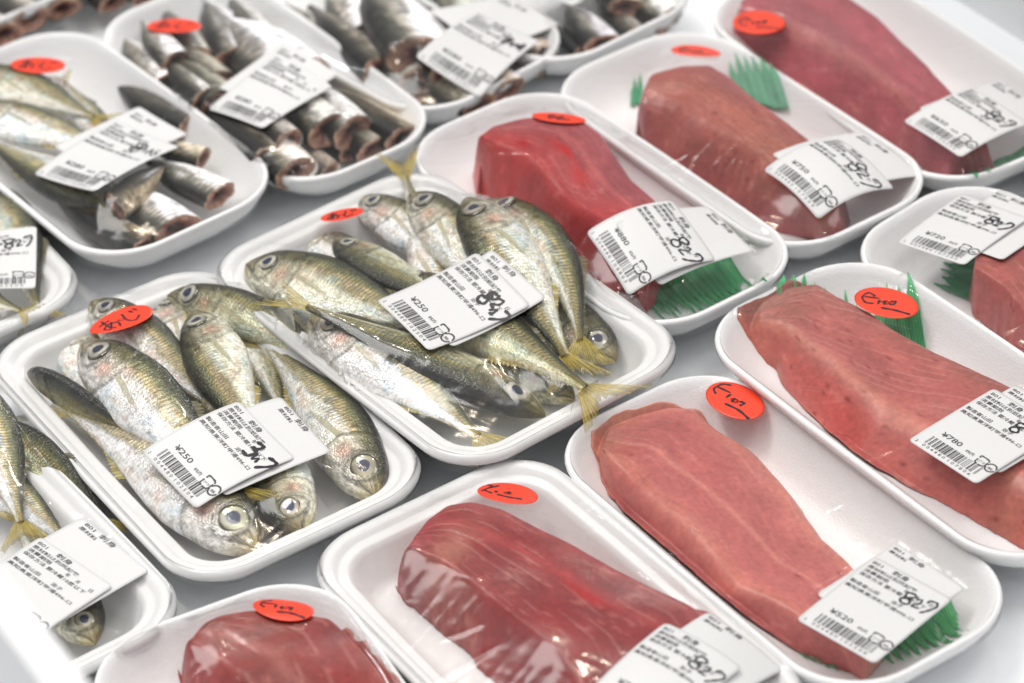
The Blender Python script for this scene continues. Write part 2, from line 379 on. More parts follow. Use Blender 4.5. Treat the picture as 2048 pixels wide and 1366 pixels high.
def fish_body(bend, depth, seed, dark, nu=150, nv=48, u0=0.0, pw=1.0):
    u = np.concatenate([np.linspace(0, .06, 14, endpoint=False), np.linspace(.06, .9, nu - 14)]) if u0 == 0 else np.linspace(u0, .9, nu)
    ph = np.linspace(0, 2 * np.pi, nv, endpoint=False)
    k = depth / .23
    up = u0 + (.9 - u0) * ((u - u0) / (.9 - u0)) ** pw
    yd = np.interp(up, XU, YD) * k; yv = np.interp(up, XU, YV) * k; th = np.interp(up, XU, TH) * (.9 + .1 * k)
    for a in (yd, yv, th):
        b = a.copy(); 
        for _ in range(3): b[1:-1] = (b[:-2] + 2 * b[1:-1] + b[2:]) / 4
        a[:] = b
    U, PH = np.meshgrid(u, ph, indexing='ij')
    s, c = np.sin(PH), np.cos(PH)
    wv = np.sign(s) * np.abs(s) ** 1.05
    y = np.where(wv >= 0, wv * yd[:, None], -wv * yv[:, None])
    z = np.sign(c) * np.abs(c) ** .82 * th[:, None]
    # gill cover, eye socket and mouth relief
    uh = .268 - .045 * np.abs(wv + .1) ** 2
    if u0 == 0:
        z *= 1 + .10 * np.exp(-((U - uh + .016) / .02) ** 2) * (U < uh) - .05 * np.exp(-((U - uh - .004) / .006) ** 2)
        z *= 1 - .16 * np.exp(-(np.abs(wv - (-.1 - 6.5 * U)) / .12) ** 2) * (U < .075)
        er = np.hypot(U - .112, (wv - .16) * .065); z *= 1 + .05 * np.exp(-((er - .052) / .006) ** 2)
    wl = np.interp(U, [0, .3, .42, .52, 1], [.36, .34, .22, .04, .02]); bw = np.interp(U, [.2, .42, .55, .9], [.020, .035, .15, .30])
    z += np.sign(z) * .0022 * np.exp(-((wv - wl) / bw) ** 2) * sst(.4, .55, U)
    z *= 1 + .05 * (vnoise(U * 11, wv * 3 + 7, seed + 9) - .5)
    V = np.stack([U, y, z], -1).reshape(-1, 3)
    C = skin_colors(U, wv, seed, dark).reshape(-1, 3)
    UVc = np.stack([U, wv * .5 + .5], -1).reshape(-1, 2)
    return warp(V, bend), gridfaces(len(u), nv, True), C, UVc, len(u), nv

def fin_fan(cx, cy, ang, a_half, l0, l1, rays, L1col, L2col, bend, z=0.0, seed=0, power=1.3, ragged=.1):
    rs = np.random.RandomState(seed); nr = rays * 2 + 1; m = 9; V = []; C = []; A = []
    for i in range(nr):
        s = (i / (nr - 1)) * 2 - 1; a = ang + s * a_half; ln = (l0 + (l1 - l0) * abs(s) ** power) * (1 - ragged * rs.rand())
        for j in range(m):
            t = j / (m - 1); rr = ln * t
            V.append((cx + rr * math.cos(a) , cy + rr * math.sin(a) + .010 * s * (1 - t), z + .006 * math.sin(i * 1.3 + t * 3 + seed) * t))
            col = np.array(L1col) if i % 2 == 0 else np.array(L2col)
            C.append(col * (.75 + .4 * rs.rand()) * (1 - .35 * (t > .85))); A.append((.95 if i % 2 == 0 else .62) * (1 - .35 * t))
    return warp(np.array(V), bend), gridfaces(nr, m), np.array(C), np.array(A)

def strip_fin(u0, u1, h, up, bend, depth, col, seed):
    rs = np.random.RandomState(seed); n = 46; V = []; C = []; A = []; k = depth / .23
    for i in range(n):
        u = u0 + (u1 - u0) * i / (n - 1); y0 = np.interp(u, XU, YD if up else YV) * k
        hh = h * (1 - .75 * sst(0, .5, np.array(i / (n - 1)))) * (.8 + .4 * (i % 2)) * sst(0, .05, np.array(i / (n - 1) + .01))
        sg = 1 if up else -1
        for j in range(4):
            t = j / 3; V.append((u + hh * t * .9, y0 - sg * .004 + sg * hh * t, .002 * math.sin(i * .9)))
            C.append(np.array(col) * (.7 + .6 * (i % 2) * rs.rand())); A.append(.95 - .45 * t * (1 - i % 2))
    return warp(np.array(V), bend), gridfaces(n, 4), np.array(C), np.array(A)

def eye_mesh(r=1.0, nr=26, ns=36, iris=(.62, .60, .50)):
    V = [(0, 0, .42)]; C = [(.012, .018, .05)]
    for i in range(1, nr + 1):
        t = i / nr
        for j in range(ns):
            a = 2 * math.pi * j / ns; V.append((t * math.cos(a), t * math.sin(a) * .96, .42 * math.sqrt(max(0, 1 - (t * .97) ** 2)) - .02))
            tt = t + .03 * math.sin(3 * a + 1)
            if tt < .43: c = (.014, .022, .06)
            elif tt < .48: c = (.25, .24, .20)
            elif tt < .76: c = tuple(np.array(iris) * (.85 + .25 * math.sin(a * 2 + 1)))
            elif tt < .84: c = (.28, .26, .18)
            else: c = (.05, .05, .035)
            C.append(c)
    Fc = [(0, 1 + j, 1 + (j + 1) % ns) for j in range(ns)]
    Fc += gridfaces(nr, ns, True, 1)
    return np.array(V), Fc, np.array(C)
EV, EF, EC = eye_mesh()

FISHN = [0]
def place(S, T, zS, zT, d, roll):
    a = P(*S, zS); b = P(*T, zT); v = b - a; L = np.linalg.norm(v); ex = v / L
    up = np.array([0, 0, 1.0]); ey = np.cross(up, ex); ey /= np.linalg.norm(ey); ez = np.cross(ex, ey)
    r = math.radians(roll) + (0 if d > 0 else math.pi)
    y2 = ey * math.cos(r) + ez * math.sin(r); z2 = -ey * math.sin(r) + ez * math.cos(r)
    Mx = Matrix(((ex[0], y2[0], z2[0], a[0]), (ex[1], y2[1], z2[1], a[1]), (ex[2], y2[2], z2[2], a[2]), (0, 0, 0, 1)))
    return Mx, L

def world_pts(o):
    n = len(o.data.vertices); c = np.empty(n * 3, dtype=np.float32); o.data.vertices.foreach_get('co', c); c = c.reshape(-1, 3)
    m = np.array(o.parent_mat if hasattr(o, 'parent_mat') else Matrix.Identity(4)); return c @ m[:3, :3].T + m[:3, 3]

def make_fish(tray, S, T, d, z=(.011, .011), roll=0, depth=.24, bend=0.0, dark=0.0, label='', group='', iris=(.62, .60, .50), detail=True, eyes=True, tailspread=.55):
    FISHN[0] += 1; seed = FISHN[0] * 7
    z0 = TR[tray].z0; Mx, L = place(S, T, z[0] + z0, z[1] + z0, d, roll if d > 0 else -roll)
    root = thing('horse_mackerel', (0, 0, 0), label, 'fish', group); root.matrix_world = Mx; depth0 = depth
    sc = np.array([L, L, L]); top = 1 if d > 0 else -1
    pts = []
    def add(name, V, Fc, m, C=None, A=None, uv=None, parent=root):
        o = mesh(name, V * L, Fc, m, parent, colors=C, alpha=A, uvs=uv); 
        mm = np.array(Mx); pts.append((V * L) @ mm[:3, :3].T + mm[:3, 3]); return o
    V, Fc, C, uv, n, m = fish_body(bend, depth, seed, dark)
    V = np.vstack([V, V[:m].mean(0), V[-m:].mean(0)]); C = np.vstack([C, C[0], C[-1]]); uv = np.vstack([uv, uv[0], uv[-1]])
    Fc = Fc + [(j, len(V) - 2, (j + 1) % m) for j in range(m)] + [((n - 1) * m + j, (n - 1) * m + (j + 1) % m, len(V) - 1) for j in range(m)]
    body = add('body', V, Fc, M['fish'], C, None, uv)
    k = depth / .23
    for sgn in (1, -1):
        if not eyes or (abs(roll) < 40 and sgn != top): continue
        # flattened eyeball in its socket, following the cheek
        r = .046; thk = float(np.interp(.112, XU, TH)) * (.9 + .1 * k); y0 = .16 * .066 * k
        EVs = EV.copy(); EVs[:, 2] *= sgn
        W = np.stack([.112 + EVs[:, 0] * r, y0 + EVs[:, 1] * r, sgn * (thk * .95) + EVs[:, 2] * r * .50], -1)
        # tilt outward with the head taper
        W[:, 2] += sgn * (W[:, 0] - .112) * .30 - sgn * np.abs(W[:, 1] - 0.0) * .12
        Cc = EC.copy(); ring = (np.linalg.norm(EV[:, :2], axis=1) > .5) & (np.linalg.norm(EV[:, :2], axis=1) < .78)
        Cc[ring] *= np.array(iris) / np.array((.62, .60, .50))
        add('eye', warp(W, bend), EF, M['eye'], Cc)
    yl = (.62, .45, .03); ol = (.34, .27, .05)
    V, Fc, C, A = fin_fan(.875, 0, 0, tailspread * 1.08, .100, .215, 19, yl, ol, bend, seed=seed); add('tail_fin', V, Fc, M['fin'], C, A)
    if detail:
        V, Fc, C, A = fin_fan(.275, -.012 * k, -.20, .16, .19, .06, 8, (.50, .42, .15), (.60, .58, .45), bend, z=0, seed=seed, power=.9)
        # lay the pectoral fin on the flank
        uu = V[:, 0]; zz = np.interp(uu, XU, TH) * (.9 + .1 * k); V = V.copy(); V[:, 2] = top * (zz * .985 + .0025 + np.abs(V[:, 2]) * .25)
        add('pectoral_fin', V, Fc, M['fin'], C, A * .8)
        V, Fc, C, A = strip_fin(.50, .86, .024, True, bend, depth, (.16, .14, .06), seed); add('dorsal_fin', V, Fc, M['fin'], C, A)
        V, Fc, C, A = strip_fin(.54, .86, .022, False, bend, depth, (.48, .38, .10), seed); add('anal_fin', V, Fc, M['fin'], C, A)
    TR[tray].contents += pts
    return root

def make_cut(tray, S, T, d, z=(.012, .012), roll=0, depth=.26, bend=0.0, dark=0.3, label='', group='', u0=.30, tone=None):
    """headless fish: S is the middle of the cut face, T the thin end"""
    FISHN[0] += 1; seed = FISHN[0] * 7
    z0 = TR[tray].z0; Mx, Lc = place(S, T, z[0] + z0, z[1] + z0, d, roll if d > 0 else -roll); L = Lc / (.9 - u0)
    root = thing('headless_fish', (0, 0, 0), label, 'fish', group); root.matrix_world = Mx
    V, Fc, C, uv, n, m = fish_body(0.0, depth * .74, seed, dark, nu=60, nv=36, u0=u0, pw=2.0)
    th = np.interp(u0, XU, TH); V[:, 2] *= 1.15
    sw = max(0.0, 1.0) ; V[:, 0] -= u0
    # ragged cut edge
    ph = np.arange(m); rq = np.random.RandomState(seed + 3); V[:m, 0] += .006 * np.sin(ph * 1.1 + seed) + .004 * np.sin(ph * 2.7) + (rq.rand() - .6) * .10 * np.sin(ph / m * 2 * np.pi) + (rq.rand() - .5) * .05 * np.cos(ph / m * 2 * np.pi)
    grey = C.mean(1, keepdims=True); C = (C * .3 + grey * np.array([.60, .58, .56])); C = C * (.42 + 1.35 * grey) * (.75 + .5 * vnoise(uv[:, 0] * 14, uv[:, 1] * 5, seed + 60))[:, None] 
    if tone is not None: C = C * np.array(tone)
    x = V[:, 0].copy(); V = V.copy(); V[:, 1] += bend * (x * (.6 - x))
    parts = []
    def add(name, V_, F_, m_, C_=None, uv_=None):
        o = mesh(name, V_ * L, F_, m_, root, colors=C_, uvs=uv_); mm = np.array(Mx); TR[tray].contents.append((V_ * L) @ mm[:3, :3].T + mm[:3, 3]); return o
    tail_i = len(V); Vb = np.vstack([V, V[-m:].mean(0)]); Cb = np.vstack([C, C[-1]]); uvb = np.vstack([uv, uv[-1]])
    add('body', Vb, Fc + [((n - 1) * m + j, (n - 1) * m + (j + 1) % m, tail_i) for j in range(m)], M['cutskin'], Cb, uvb)
    ring = V[:m]; c = ring.mean(0); Vc = [ring * 1.0 + np.array([.001, 0, 0])]
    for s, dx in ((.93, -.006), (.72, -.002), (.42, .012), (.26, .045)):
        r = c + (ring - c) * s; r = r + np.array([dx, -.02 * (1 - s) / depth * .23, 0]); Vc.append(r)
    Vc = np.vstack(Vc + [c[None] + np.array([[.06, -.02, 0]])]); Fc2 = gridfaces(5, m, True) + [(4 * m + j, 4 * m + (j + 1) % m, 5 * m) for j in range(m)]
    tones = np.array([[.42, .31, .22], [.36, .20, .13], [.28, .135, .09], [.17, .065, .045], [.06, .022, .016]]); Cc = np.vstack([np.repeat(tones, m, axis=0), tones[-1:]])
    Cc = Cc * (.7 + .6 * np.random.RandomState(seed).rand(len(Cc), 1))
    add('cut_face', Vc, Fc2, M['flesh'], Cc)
    return root

def tray_h(t, xy):
    l = np.abs(loc(t, np.asarray(xy))); r = RAD[t.ty]; qx = l[..., 0] - (t.L / 2 - r); qy = l[..., 1] - (t.W / 2 - r)
    sd = np.hypot(np.maximum(qx, 0), np.maximum(qy, 0)) + np.minimum(np.maximum(qx, qy), 0) - r
    pr = [p for p in PROF[t.ty][::-1] if p[1] > .003][:11 if t.ty == 'A' else 9]; return np.interp(sd, [p[0] for p in pr], [p[1] for p in pr]) + t.z0
def on_tray(t, px, py, up=0.0):
    z = .006
    for _ in range(12): z = .5 * z + .5 * (float(tray_h(t, P(px, py, z)[:2])) + up)
    return P(px, py, z)

# ------------------------------------------------------------------ tuna blocks
def resample(pts, n):
    pts = np.asarray(pts, float); d = np.concatenate([[0], np.cumsum(np.linalg.norm(np.diff(pts, axis=0), axis=1))]); s = np.linspace(0, d[-1], n)
    # smooth (Catmull-Rom like) by dense linear resampling and averaging
    q = np.stack([np.interp(s, d, pts[:, k]) for k in range(pts.shape[1])], -1)
    return q
def smooth_line(q, it=2):
    q = q.copy()
    for _ in range(it): q[1:-1] = (q[:-2] + 2 * q[1:-1] + q[2:]) / 4
    return q

def make_tuna(tray, low, upp, hgt, style, label, bev=(.20, .10), endb=(.05, .05), seed=1, group='tuna blocks in foam trays', tilt=0.0):
    """low: photo outline of the lower long side (on the tray floor); upp: of the upper long side (top edge of the block)"""
    t = TR[tray]; zf = FLOOR[t.ty] + .0006 + t.z0; n, m = 190, 110
    A = smooth_line(resample([on_tray(t, *p, .002)[:2] for p in low], n), 3); B = smooth_line(resample([P(*p, max(zf + hgt * .80, on_tray(t, *p)[2]))[:2] for p in upp], n), 3)
    rs = np.random.RandomState(seed)
    jag = lambda s: (vnoise(np.linspace(0, 26, n), np.zeros(n) + s, seed) - .5) * .0026 + (vnoise(np.linspace(0, 75, n), np.zeros(n) + s, seed) - .5) * .0005
    dirv = (B - A) / np.maximum(np.linalg.norm(B - A, axis=1, keepdims=True), 1e-6)
    u = np.linspace(0, 1, n)[:, None]; v = np.linspace(0, 1, m)[None]
    vv = v + 0 * u; uu = u + 0 * v
    XY = A[:, None] * (1 - v[..., None]) + B[:, None] * v[..., None]
    XY = XY + dirv[:, None] * (jag(3)[:, None] * np.exp(-v / .05) + jag(8)[:, None] * np.exp(-(1 - v) / .05))[..., None]
    rd = style.get('round', .16)
    def f(x):
        x = np.clip(x, 0, 4); h_ = np.clip(.5 + .5 * (1.0 - x) / rd / 2, 0, 1); return np.clip(1.0 * (1 - h_) + x * h_ - rd * 2 * h_ * (1 - h_), 0, 1)
    hh = f(vv / bev[0]) * f((1 - vv) / bev[1]) * f(uu / endb[0]) * f((1 - uu) / endb[1])
    top = hgt * (1 + tilt * (vv - .5)) * (.93 + .14 * vnoise(uu * 5, vv * 3, seed + 3))
    wall = np.maximum(tray_h(t, XY) + .0005 - zf, 0)
    for _ in range(6): wall[1:-1, 1:-1] = np.maximum(wall, 0)[1:-1, 1:-1] * .2 + .2 * (wall[:-2, 1:-1] + wall[2:, 1:-1] + wall[1:-1, :-2] + wall[1:-1, 2:])
    under = zf + wall; Z = under + np.maximum(top * hh - wall, 0.0) * 1.0 + .0016 * np.minimum(hh * 6, 1)
    # muscle grooves
    fl = style.get('flow', .18); q = vv + fl * (uu - .5) + style.get('arc', .25) * (uu - .45) ** 2 + .05 * (vnoise(uu * 4, vv * 4, seed + 5) - .5)
    nl = style.get('lines', 11)
    saw = np.abs(((q * nl + .4 * vnoise(uu * 6, vv * 5, seed + 8)) % 1) - .5) * 2
    brk = sst(.35, .62, vnoise(uu * 16 + 40, q * nl, seed + 11))
    line = np.exp(-((1 - saw) / .16) ** 2) * brk * sst(style.get('lv', .15), style.get('lv', .15) + .15, vv)
    Z = Z - .00016 * line * hh + .0007 * (vnoise(uu * 14, vv * 7, seed + 6) - .5) * hh
    base = np.array(style['base']); c = np.broadcast_to(base, uu.shape + (3,)).copy()
    big = vnoise(uu * 3.2, vv * 2.6, seed + 20); med = vnoise(uu * 12, vv * 7, seed + 21); fine = vnoise(uu * 60 + vv * 10, vv * 60, seed + 22)
    c = mix(c, style['alt'], sst(.35, .75, big) * .8)
    for (ctr, wd, col, st) in style.get('bands', []):
        dd_ = np.abs(vv + .06 * (vnoise(uu * 5, vv * 0, seed + 30) - .5) + .0 - (ctr[0] + (ctr[1] - ctr[0]) * uu)); c = mix(c, col, np.exp(-(dd_ / wd) ** 2) * st)
    for (cu, cv, su, sv, col, st) in style.get('spots', []):
        dd_ = ((uu - cu) / su) ** 2 + ((vv - cv) / sv) ** 2 + .9 * (med - .5); c = mix(c, col, np.exp(-np.clip(dd_, 0, 9)) * st)
    fib = np.abs(((q * nl * 3.1 + .5 * vnoise(uu * 9, vv * 8, seed + 50)) % 1) - .5) * 2; fg = sst(.3, .7, vnoise(uu * 22 + 7, q * nl * 2, seed + 51))
    fine2 = vnoise(uu * 110, vv * 70 + 3, seed + 52); blot = vnoise(uu * 26, vv * 15, seed + 53)
    c *= (1 + style.get('mott', 1.0) * (.26 * (med - .5) + .22 * (blot - .5) + .10 * (fine - .5) + .16 * (fine2 - .5) + .06 * (fib - .5) * fg))[..., None]
    c = mix(c, np.array(style.get('linecol', [.62, .34, .30])) * .95, sst(.70, .88, blot) * sst(.4, .7, fine) * .22)
    c = mix(c, style.get('linecol', [.62, .34, .30]), line * style.get('lstr', .5))
    # blood veins and specks
    vein = np.abs(vnoise(uu * 13 + 5, vv * 7, seed + 40) - .5); gate = sst(.66, .8, vnoise(uu * 7, vv * 4 + 9, seed + 41))
    c = mix(c, [.20, .008, .010], np.exp(-(vein / .014) ** 2) * gate * style.get('veins', .7))
    for _ in range(style.get('specks', 26)):
        a, b, r = rs.rand(), rs.rand() ** 1.3, .0025 + .004 * rs.rand()
        c = mix(c, [.16, .006, .008], np.exp(-(((uu - a) / (r * 1.6)) ** 2 + ((vv - b) / (r * 2.2)) ** 2)) * (.5 + .4 * rs.rand()))
    c = np.clip(c * np.array([1.02, .84, .80]) * style.get('gain', 1.0), .003, .95)
    V = np.concatenate([XY, Z[..., None]], -1).reshape(-1, 3); C = c.reshape(-1, 3)
    Fc = gridfaces(n, m)
    # underside resting on the tray
    nV = len(V); Vb = np.concatenate([XY, (under - .0003)[..., None]], -1).reshape(-1, 3); bd = list(range(m)) + [i * m + m - 1 for i in range(1, n)] + [(n - 1) * m + j for j in range(m - 2, -1, -1)] + [i * m for i in range(n - 2, 0, -1)]
    V2 = np.vstack([V, Vb]); C2 = np.vstack([C, C]); K = len(bd)
    Fc = Fc + [tuple(x + nV for x in q[::-1]) for q in Fc] + [(bd[i], bd[(i + 1) % K], nV + bd[(i + 1) % K], nV + bd[i])[::-1] for i in range(K)]
    org = V.mean(0); org[2] = zf
    o = mesh('tuna_block', V2 - org, Fc, M['tuna'], None, colors=C2); o.location = org
    o['label'] = label; o['category'] = 'raw fish'; o['group'] = group
    t.contents.append(V)
    return o

# ------------------------------------------------------------------ green leaf dividers
def make_green(tray, a, b, tip, teeth, z, label, col=(.06, .42, .16), ztip=None, seed=3, tipb=None):
    tipb = tipb or tip
    """a,b: ends of the uncut edge in the photo; tip: photo offset from that edge to the blade tips"""
    rs = np.random.RandomState(seed); t = TR[tray]; zt = (z if ztip is None else ztip) + t.z0; z = z + t.z0
    n = teeth * 12 + 1; m = 14; V = []; C = []; lay = 1; A0 = on_tray(t, *a, .001); B0 = on_tray(t, *b, .001); A1 = on_tray(t, a[0] + tip[0], a[1] + tip[1], .001); B1 = on_tray(t, b[0] + tipb[0], b[1] + tipb[1], .001)
    hs = .62 + .38 * rs.rand(teeth + 1)
    for i in range(n):
        s = i / (n - 1); k = s * teeth; fr = k % 1; tooth = 1 - abs(fr - .5) * 2; ln = .58 + .42 * hs[int(min(k, teeth - 1))] * tooth
        if s == 1: ln = .58
        for j in range(m):
            q = j / (m - 1) * ln
            p = (A0 + (B0 - A0) * s) * (1 - q) + (A1 + (B1 - A1) * s) * q; p[2] = max(p[2] if lay < .5 else 0, float(tray_h(t, p[:2])) + .0012) + .0003 * math.sin(i * 2.1) + .0006 * math.sin(q * 4 + i * .2)
            V.append(p); st = .62 + .38 * abs(math.sin(math.pi * k * 1.0)) ** .5
            C.append(np.array(col) * st * (.9 + .2 * rs.rand()) + np.array([.05, .10, .04]) * q * .5)
    V = np.array(V); org = V.mean(0)
    o = mesh('leaf_divider', V - org, gridfaces(n, m), M['green'], None, colors=np.array(C)); o.location = org
    md = o.modifiers.new('thickness', 'SOLIDIFY'); md.thickness = .0003
    o['label'] = label; o['category'] = 'leaf divider'; o['group'] = 'green plastic leaf dividers'
    t.contents.append(V)
    return o

# ------------------------------------------------------------------ film stretched over a tray and what lies in it
CELL = .0015
def relax_film(t):
    nx = int(t.L / CELL) + 1; ny = int(t.W / CELL) + 1
    gx = np.linspace(-t.L / 2, t.L / 2, nx); gy = np.linspace(-t.W / 2, t.W / 2, ny)
    ob = np.full((nx, ny), -1.0); rim = ZR + .0006 + t.z0
    for pts in t.contents:
        l = loc(t, pts[:, :2]); i = np.rint((l[:, 0] + t.L / 2) / (t.L) * (nx - 1)).astype(int); j = np.rint((l[:, 1] + t.W / 2) / t.W * (ny - 1)).astype(int)
        ok = (i >= 0) & (i < nx) & (j >= 0) & (j < ny); np.maximum.at(ob, (i[ok], j[ok]), pts[ok, 2] + .0008)
    # fill pinholes
    for _ in range(2):
        p = np.pad(ob, 1, mode='edge'); nb = np.stack([p[:-2, 1:-1], p[2:, 1:-1], p[1:-1, :-2], p[1:-1, 2:]]); cnt = (nb > 0).sum(0); av = np.where(nb > 0, nb, 0).sum(0) / np.maximum(cnt, 1); ob = np.where((ob < 0) & (cnt >= 3), av, ob)
    for _ in range(2):
        p = np.pad(ob, 1, mode='edge'); ob = np.maximum.reduce([p[1:-1, 1:-1], p[:-2, 1:-1], p[2:, 1:-1], p[1:-1, :-2], p[1:-1, 2:]])
    X, Y = np.meshgrid(gx, gy, indexing='ij'); r = RAD[t.ty]
    qx = np.abs(X) - (t.L / 2 - r); qy = np.abs(Y) - (t.W / 2 - r)
    sd = np.hypot(np.maximum(qx, 0), np.maximum(qy, 0)) + np.minimum(np.maximum(qx, qy), 0) - r
    fixed = sd > -.0035
    z = np.full((nx, ny), rim); ob[fixed] = np.where(ob[fixed] > rim, ob[fixed], -1)
    for k in range(700):
        a = z.copy(); a[1:-1, 1:-1] = (z[:-2, 1:-1] + z[2:, 1:-1] + z[1:-1, :-2] + z[1:-1, 2:]) / 4
        a = np.maximum(a, ob); a[fixed] = np.maximum(rim, ob[fixed]); z = a
    for k in range(10):
        a = z.copy(); a[1:-1, 1:-1] = (z[:-2, 1:-1] + z[2:, 1:-1] + z[1:-1, :-2] + z[1:-1, 2:] + 4 * z[1:-1, 1:-1]) / 8; a[fixed] = z[fixed]; z = a
    t.fg = z; t.lg = z.copy(); t.nx = nx; t.ny = ny
def film_z(t, xy, g=None):
    l = loc(t, xy); i = np.clip((l[..., 0] + t.L / 2) / t.L * (t.nx - 1), 0, t.nx - 1.001); j = np.clip((l[..., 1] + t.W / 2) / t.W * (t.ny - 1), 0, t.ny - 1.001)
    i0 = i.astype(int); j0 = j.astype(int); fi = i - i0; fj = j - j0; g = t.fg if g is None else g
    return g[i0, j0] * (1 - fi) * (1 - fj) + g[i0 + 1, j0] * fi * (1 - fj) + g[i0, j0 + 1] * (1 - fi) * fj + g[i0 + 1, j0 + 1] * fi * fj
def on_film(t, px, py):
    z = .03
    for _ in range(8):
        p = P(px, py, z); z = .5 * z + .5 * float(film_z(t, p[:2]))
    return P(px, py, z)
def hash_(k): return sum(ord(c) * (i * 31 + 7) for i, c in enumerate(k)) % 99991
def build_film(t):
    N, Mm = 190, 120; a = np.linspace(-1, 1, N); b = np.linspace(-1, 1, Mm); S, T_ = np.meshgrid(a, b, indexing='ij')
    hl, hw, r = t.L / 2 - .0015, t.W / 2 - .0015, RAD[t.ty]
    X = S * hl; Y = T_ * hw; mxn = np.maximum(np.abs(S), np.abs(T_))
    # distance along the ray to the rounded rectangle
    sc = np.ones_like(X)
    for _ in range(12):
        x = np.abs(X * sc / np.maximum(mxn, 1e-6)); y = np.abs(Y * sc / np.maximum(mxn, 1e-6)); qx = x - (hl - r); qy = y - (hw - r)
        sd = np.hypot(np.maximum(qx, 0), np.maximum(qy, 0)) + np.minimum(np.maximum(qx, qy), 0) - r
        sc = sc - np.clip(sd, -.01, .01) / np.maximum(np.hypot(x, y), 1e-4)
    wgt = mxn ** 3; s2 = 1 + (sc - 1) * wgt; X = X * s2; Y = Y * s2
    xy = wor(t, np.stack([X, Y], -1)); Z = film_z(t, xy)
    wr = vnoise(X * 420 + Y * 130, Y * 60 + 9, 5) - .5; wr2 = vnoise(X * 60 + 3, Y * 380 - X * 160, 6) - .5
    bd = (mxn < .97); Z = Z + (wr * .00010 + wr2 * .00012) * bd
    rs = np.random.RandomState(abs(hash_(t.key)))
    for _ in range(22):
        ang = rs.rand() * 2 * math.pi; r0 = .30 + .45 * rs.rand(); p0 = np.array([t.L / 2 * r0 * math.cos(ang), t.W / 2 * r0 * math.sin(ang)]); ang2 = ang + (rs.rand() - .5) * .7
        ln = (.014 + .030 * rs.rand()); dv = np.array([math.cos(ang2), math.sin(ang2)]); dx = X - p0[0]; dy = Y - p0[1]; al = dx * dv[0] + dy * dv[1]; ac = -dx * dv[1] + dy * dv[0] + .0016 * np.sin(al * 90 + ang)
        Z = Z + (.00012 + .00035 * rs.rand() ** 2) * np.exp(-(ac / .0011) ** 2) * sst(0, .25 * ln, al) * (1 - sst(.7 * ln, ln, al)) * bd
    V = np.stack([X, Y, Z - t.z0], -1).reshape(-1, 3)
    ring = [i * Mm for i in range(N)] + [(N - 1) * Mm + j for j in range(1, Mm)] + [i * Mm + Mm - 1 for i in range(N - 2, -1, -1)] + [j for j in range(Mm - 2, 0, -1)]
    R = V[ring]; K = len(ring); nrm = R[:, :2] / np.linalg.norm(R[:, :2], axis=1, keepdims=True); F2 = gridfaces(N, Mm); Vs = [V]; prev = ring; base = len(V)
    for (d, z) in ((.0022, .0232), (.0026, .0208), (.0005, .0175), (-.004, .011)):
        q = R.copy(); q[:, :2] += nrm * d; q[:, 2] = np.minimum(z, R[:, 2]); Vs.append(q); cur = list(range(base, base + K)); base += K
        F2 += [(prev[i], cur[i], cur[(i + 1) % K], prev[(i + 1) % K]) for i in range(K)]; prev = cur
    mesh('clear_film', np.vstack(Vs), F2, M['film'], t.root)

# ------------------------------------------------------------------ printed text as flat outlines
_tc = {}
def text2d(s, size, bold=0.0, xs=1.0):
    k = (s, size, bold, xs)
    if k in _tc: return _tc[k]
    cu = bpy.data.curves.new('t', 'FONT'); cu.body = s; cu.size = size; cu.offset = bold; cu.resolution_u = 2; cu.fill_mode = 'FRONT'
    o = bpy.data.objects.new('t', cu); COL.objects.link(o); bpy.context.view_layer.update()
    dg = bpy.context.evaluated_depsgraph_get(); me = bpy.data.meshes.new_from_object(o.evaluated_get(dg))
    n = len(me.vertices); c = np.empty(n * 3, dtype=np.float32); me.vertices.foreach_get('co', c); V = c.reshape(-1, 3)[:, :2].copy(); V[:, 0] *= xs
    Fc = [tuple(p.vertices) for p in me.polygons]
    bpy.data.objects.remove(o); bpy.data.curves.remove(cu); bpy.data.meshes.remove(me)
    _tc[k] = (V, Fc); return V, Fc
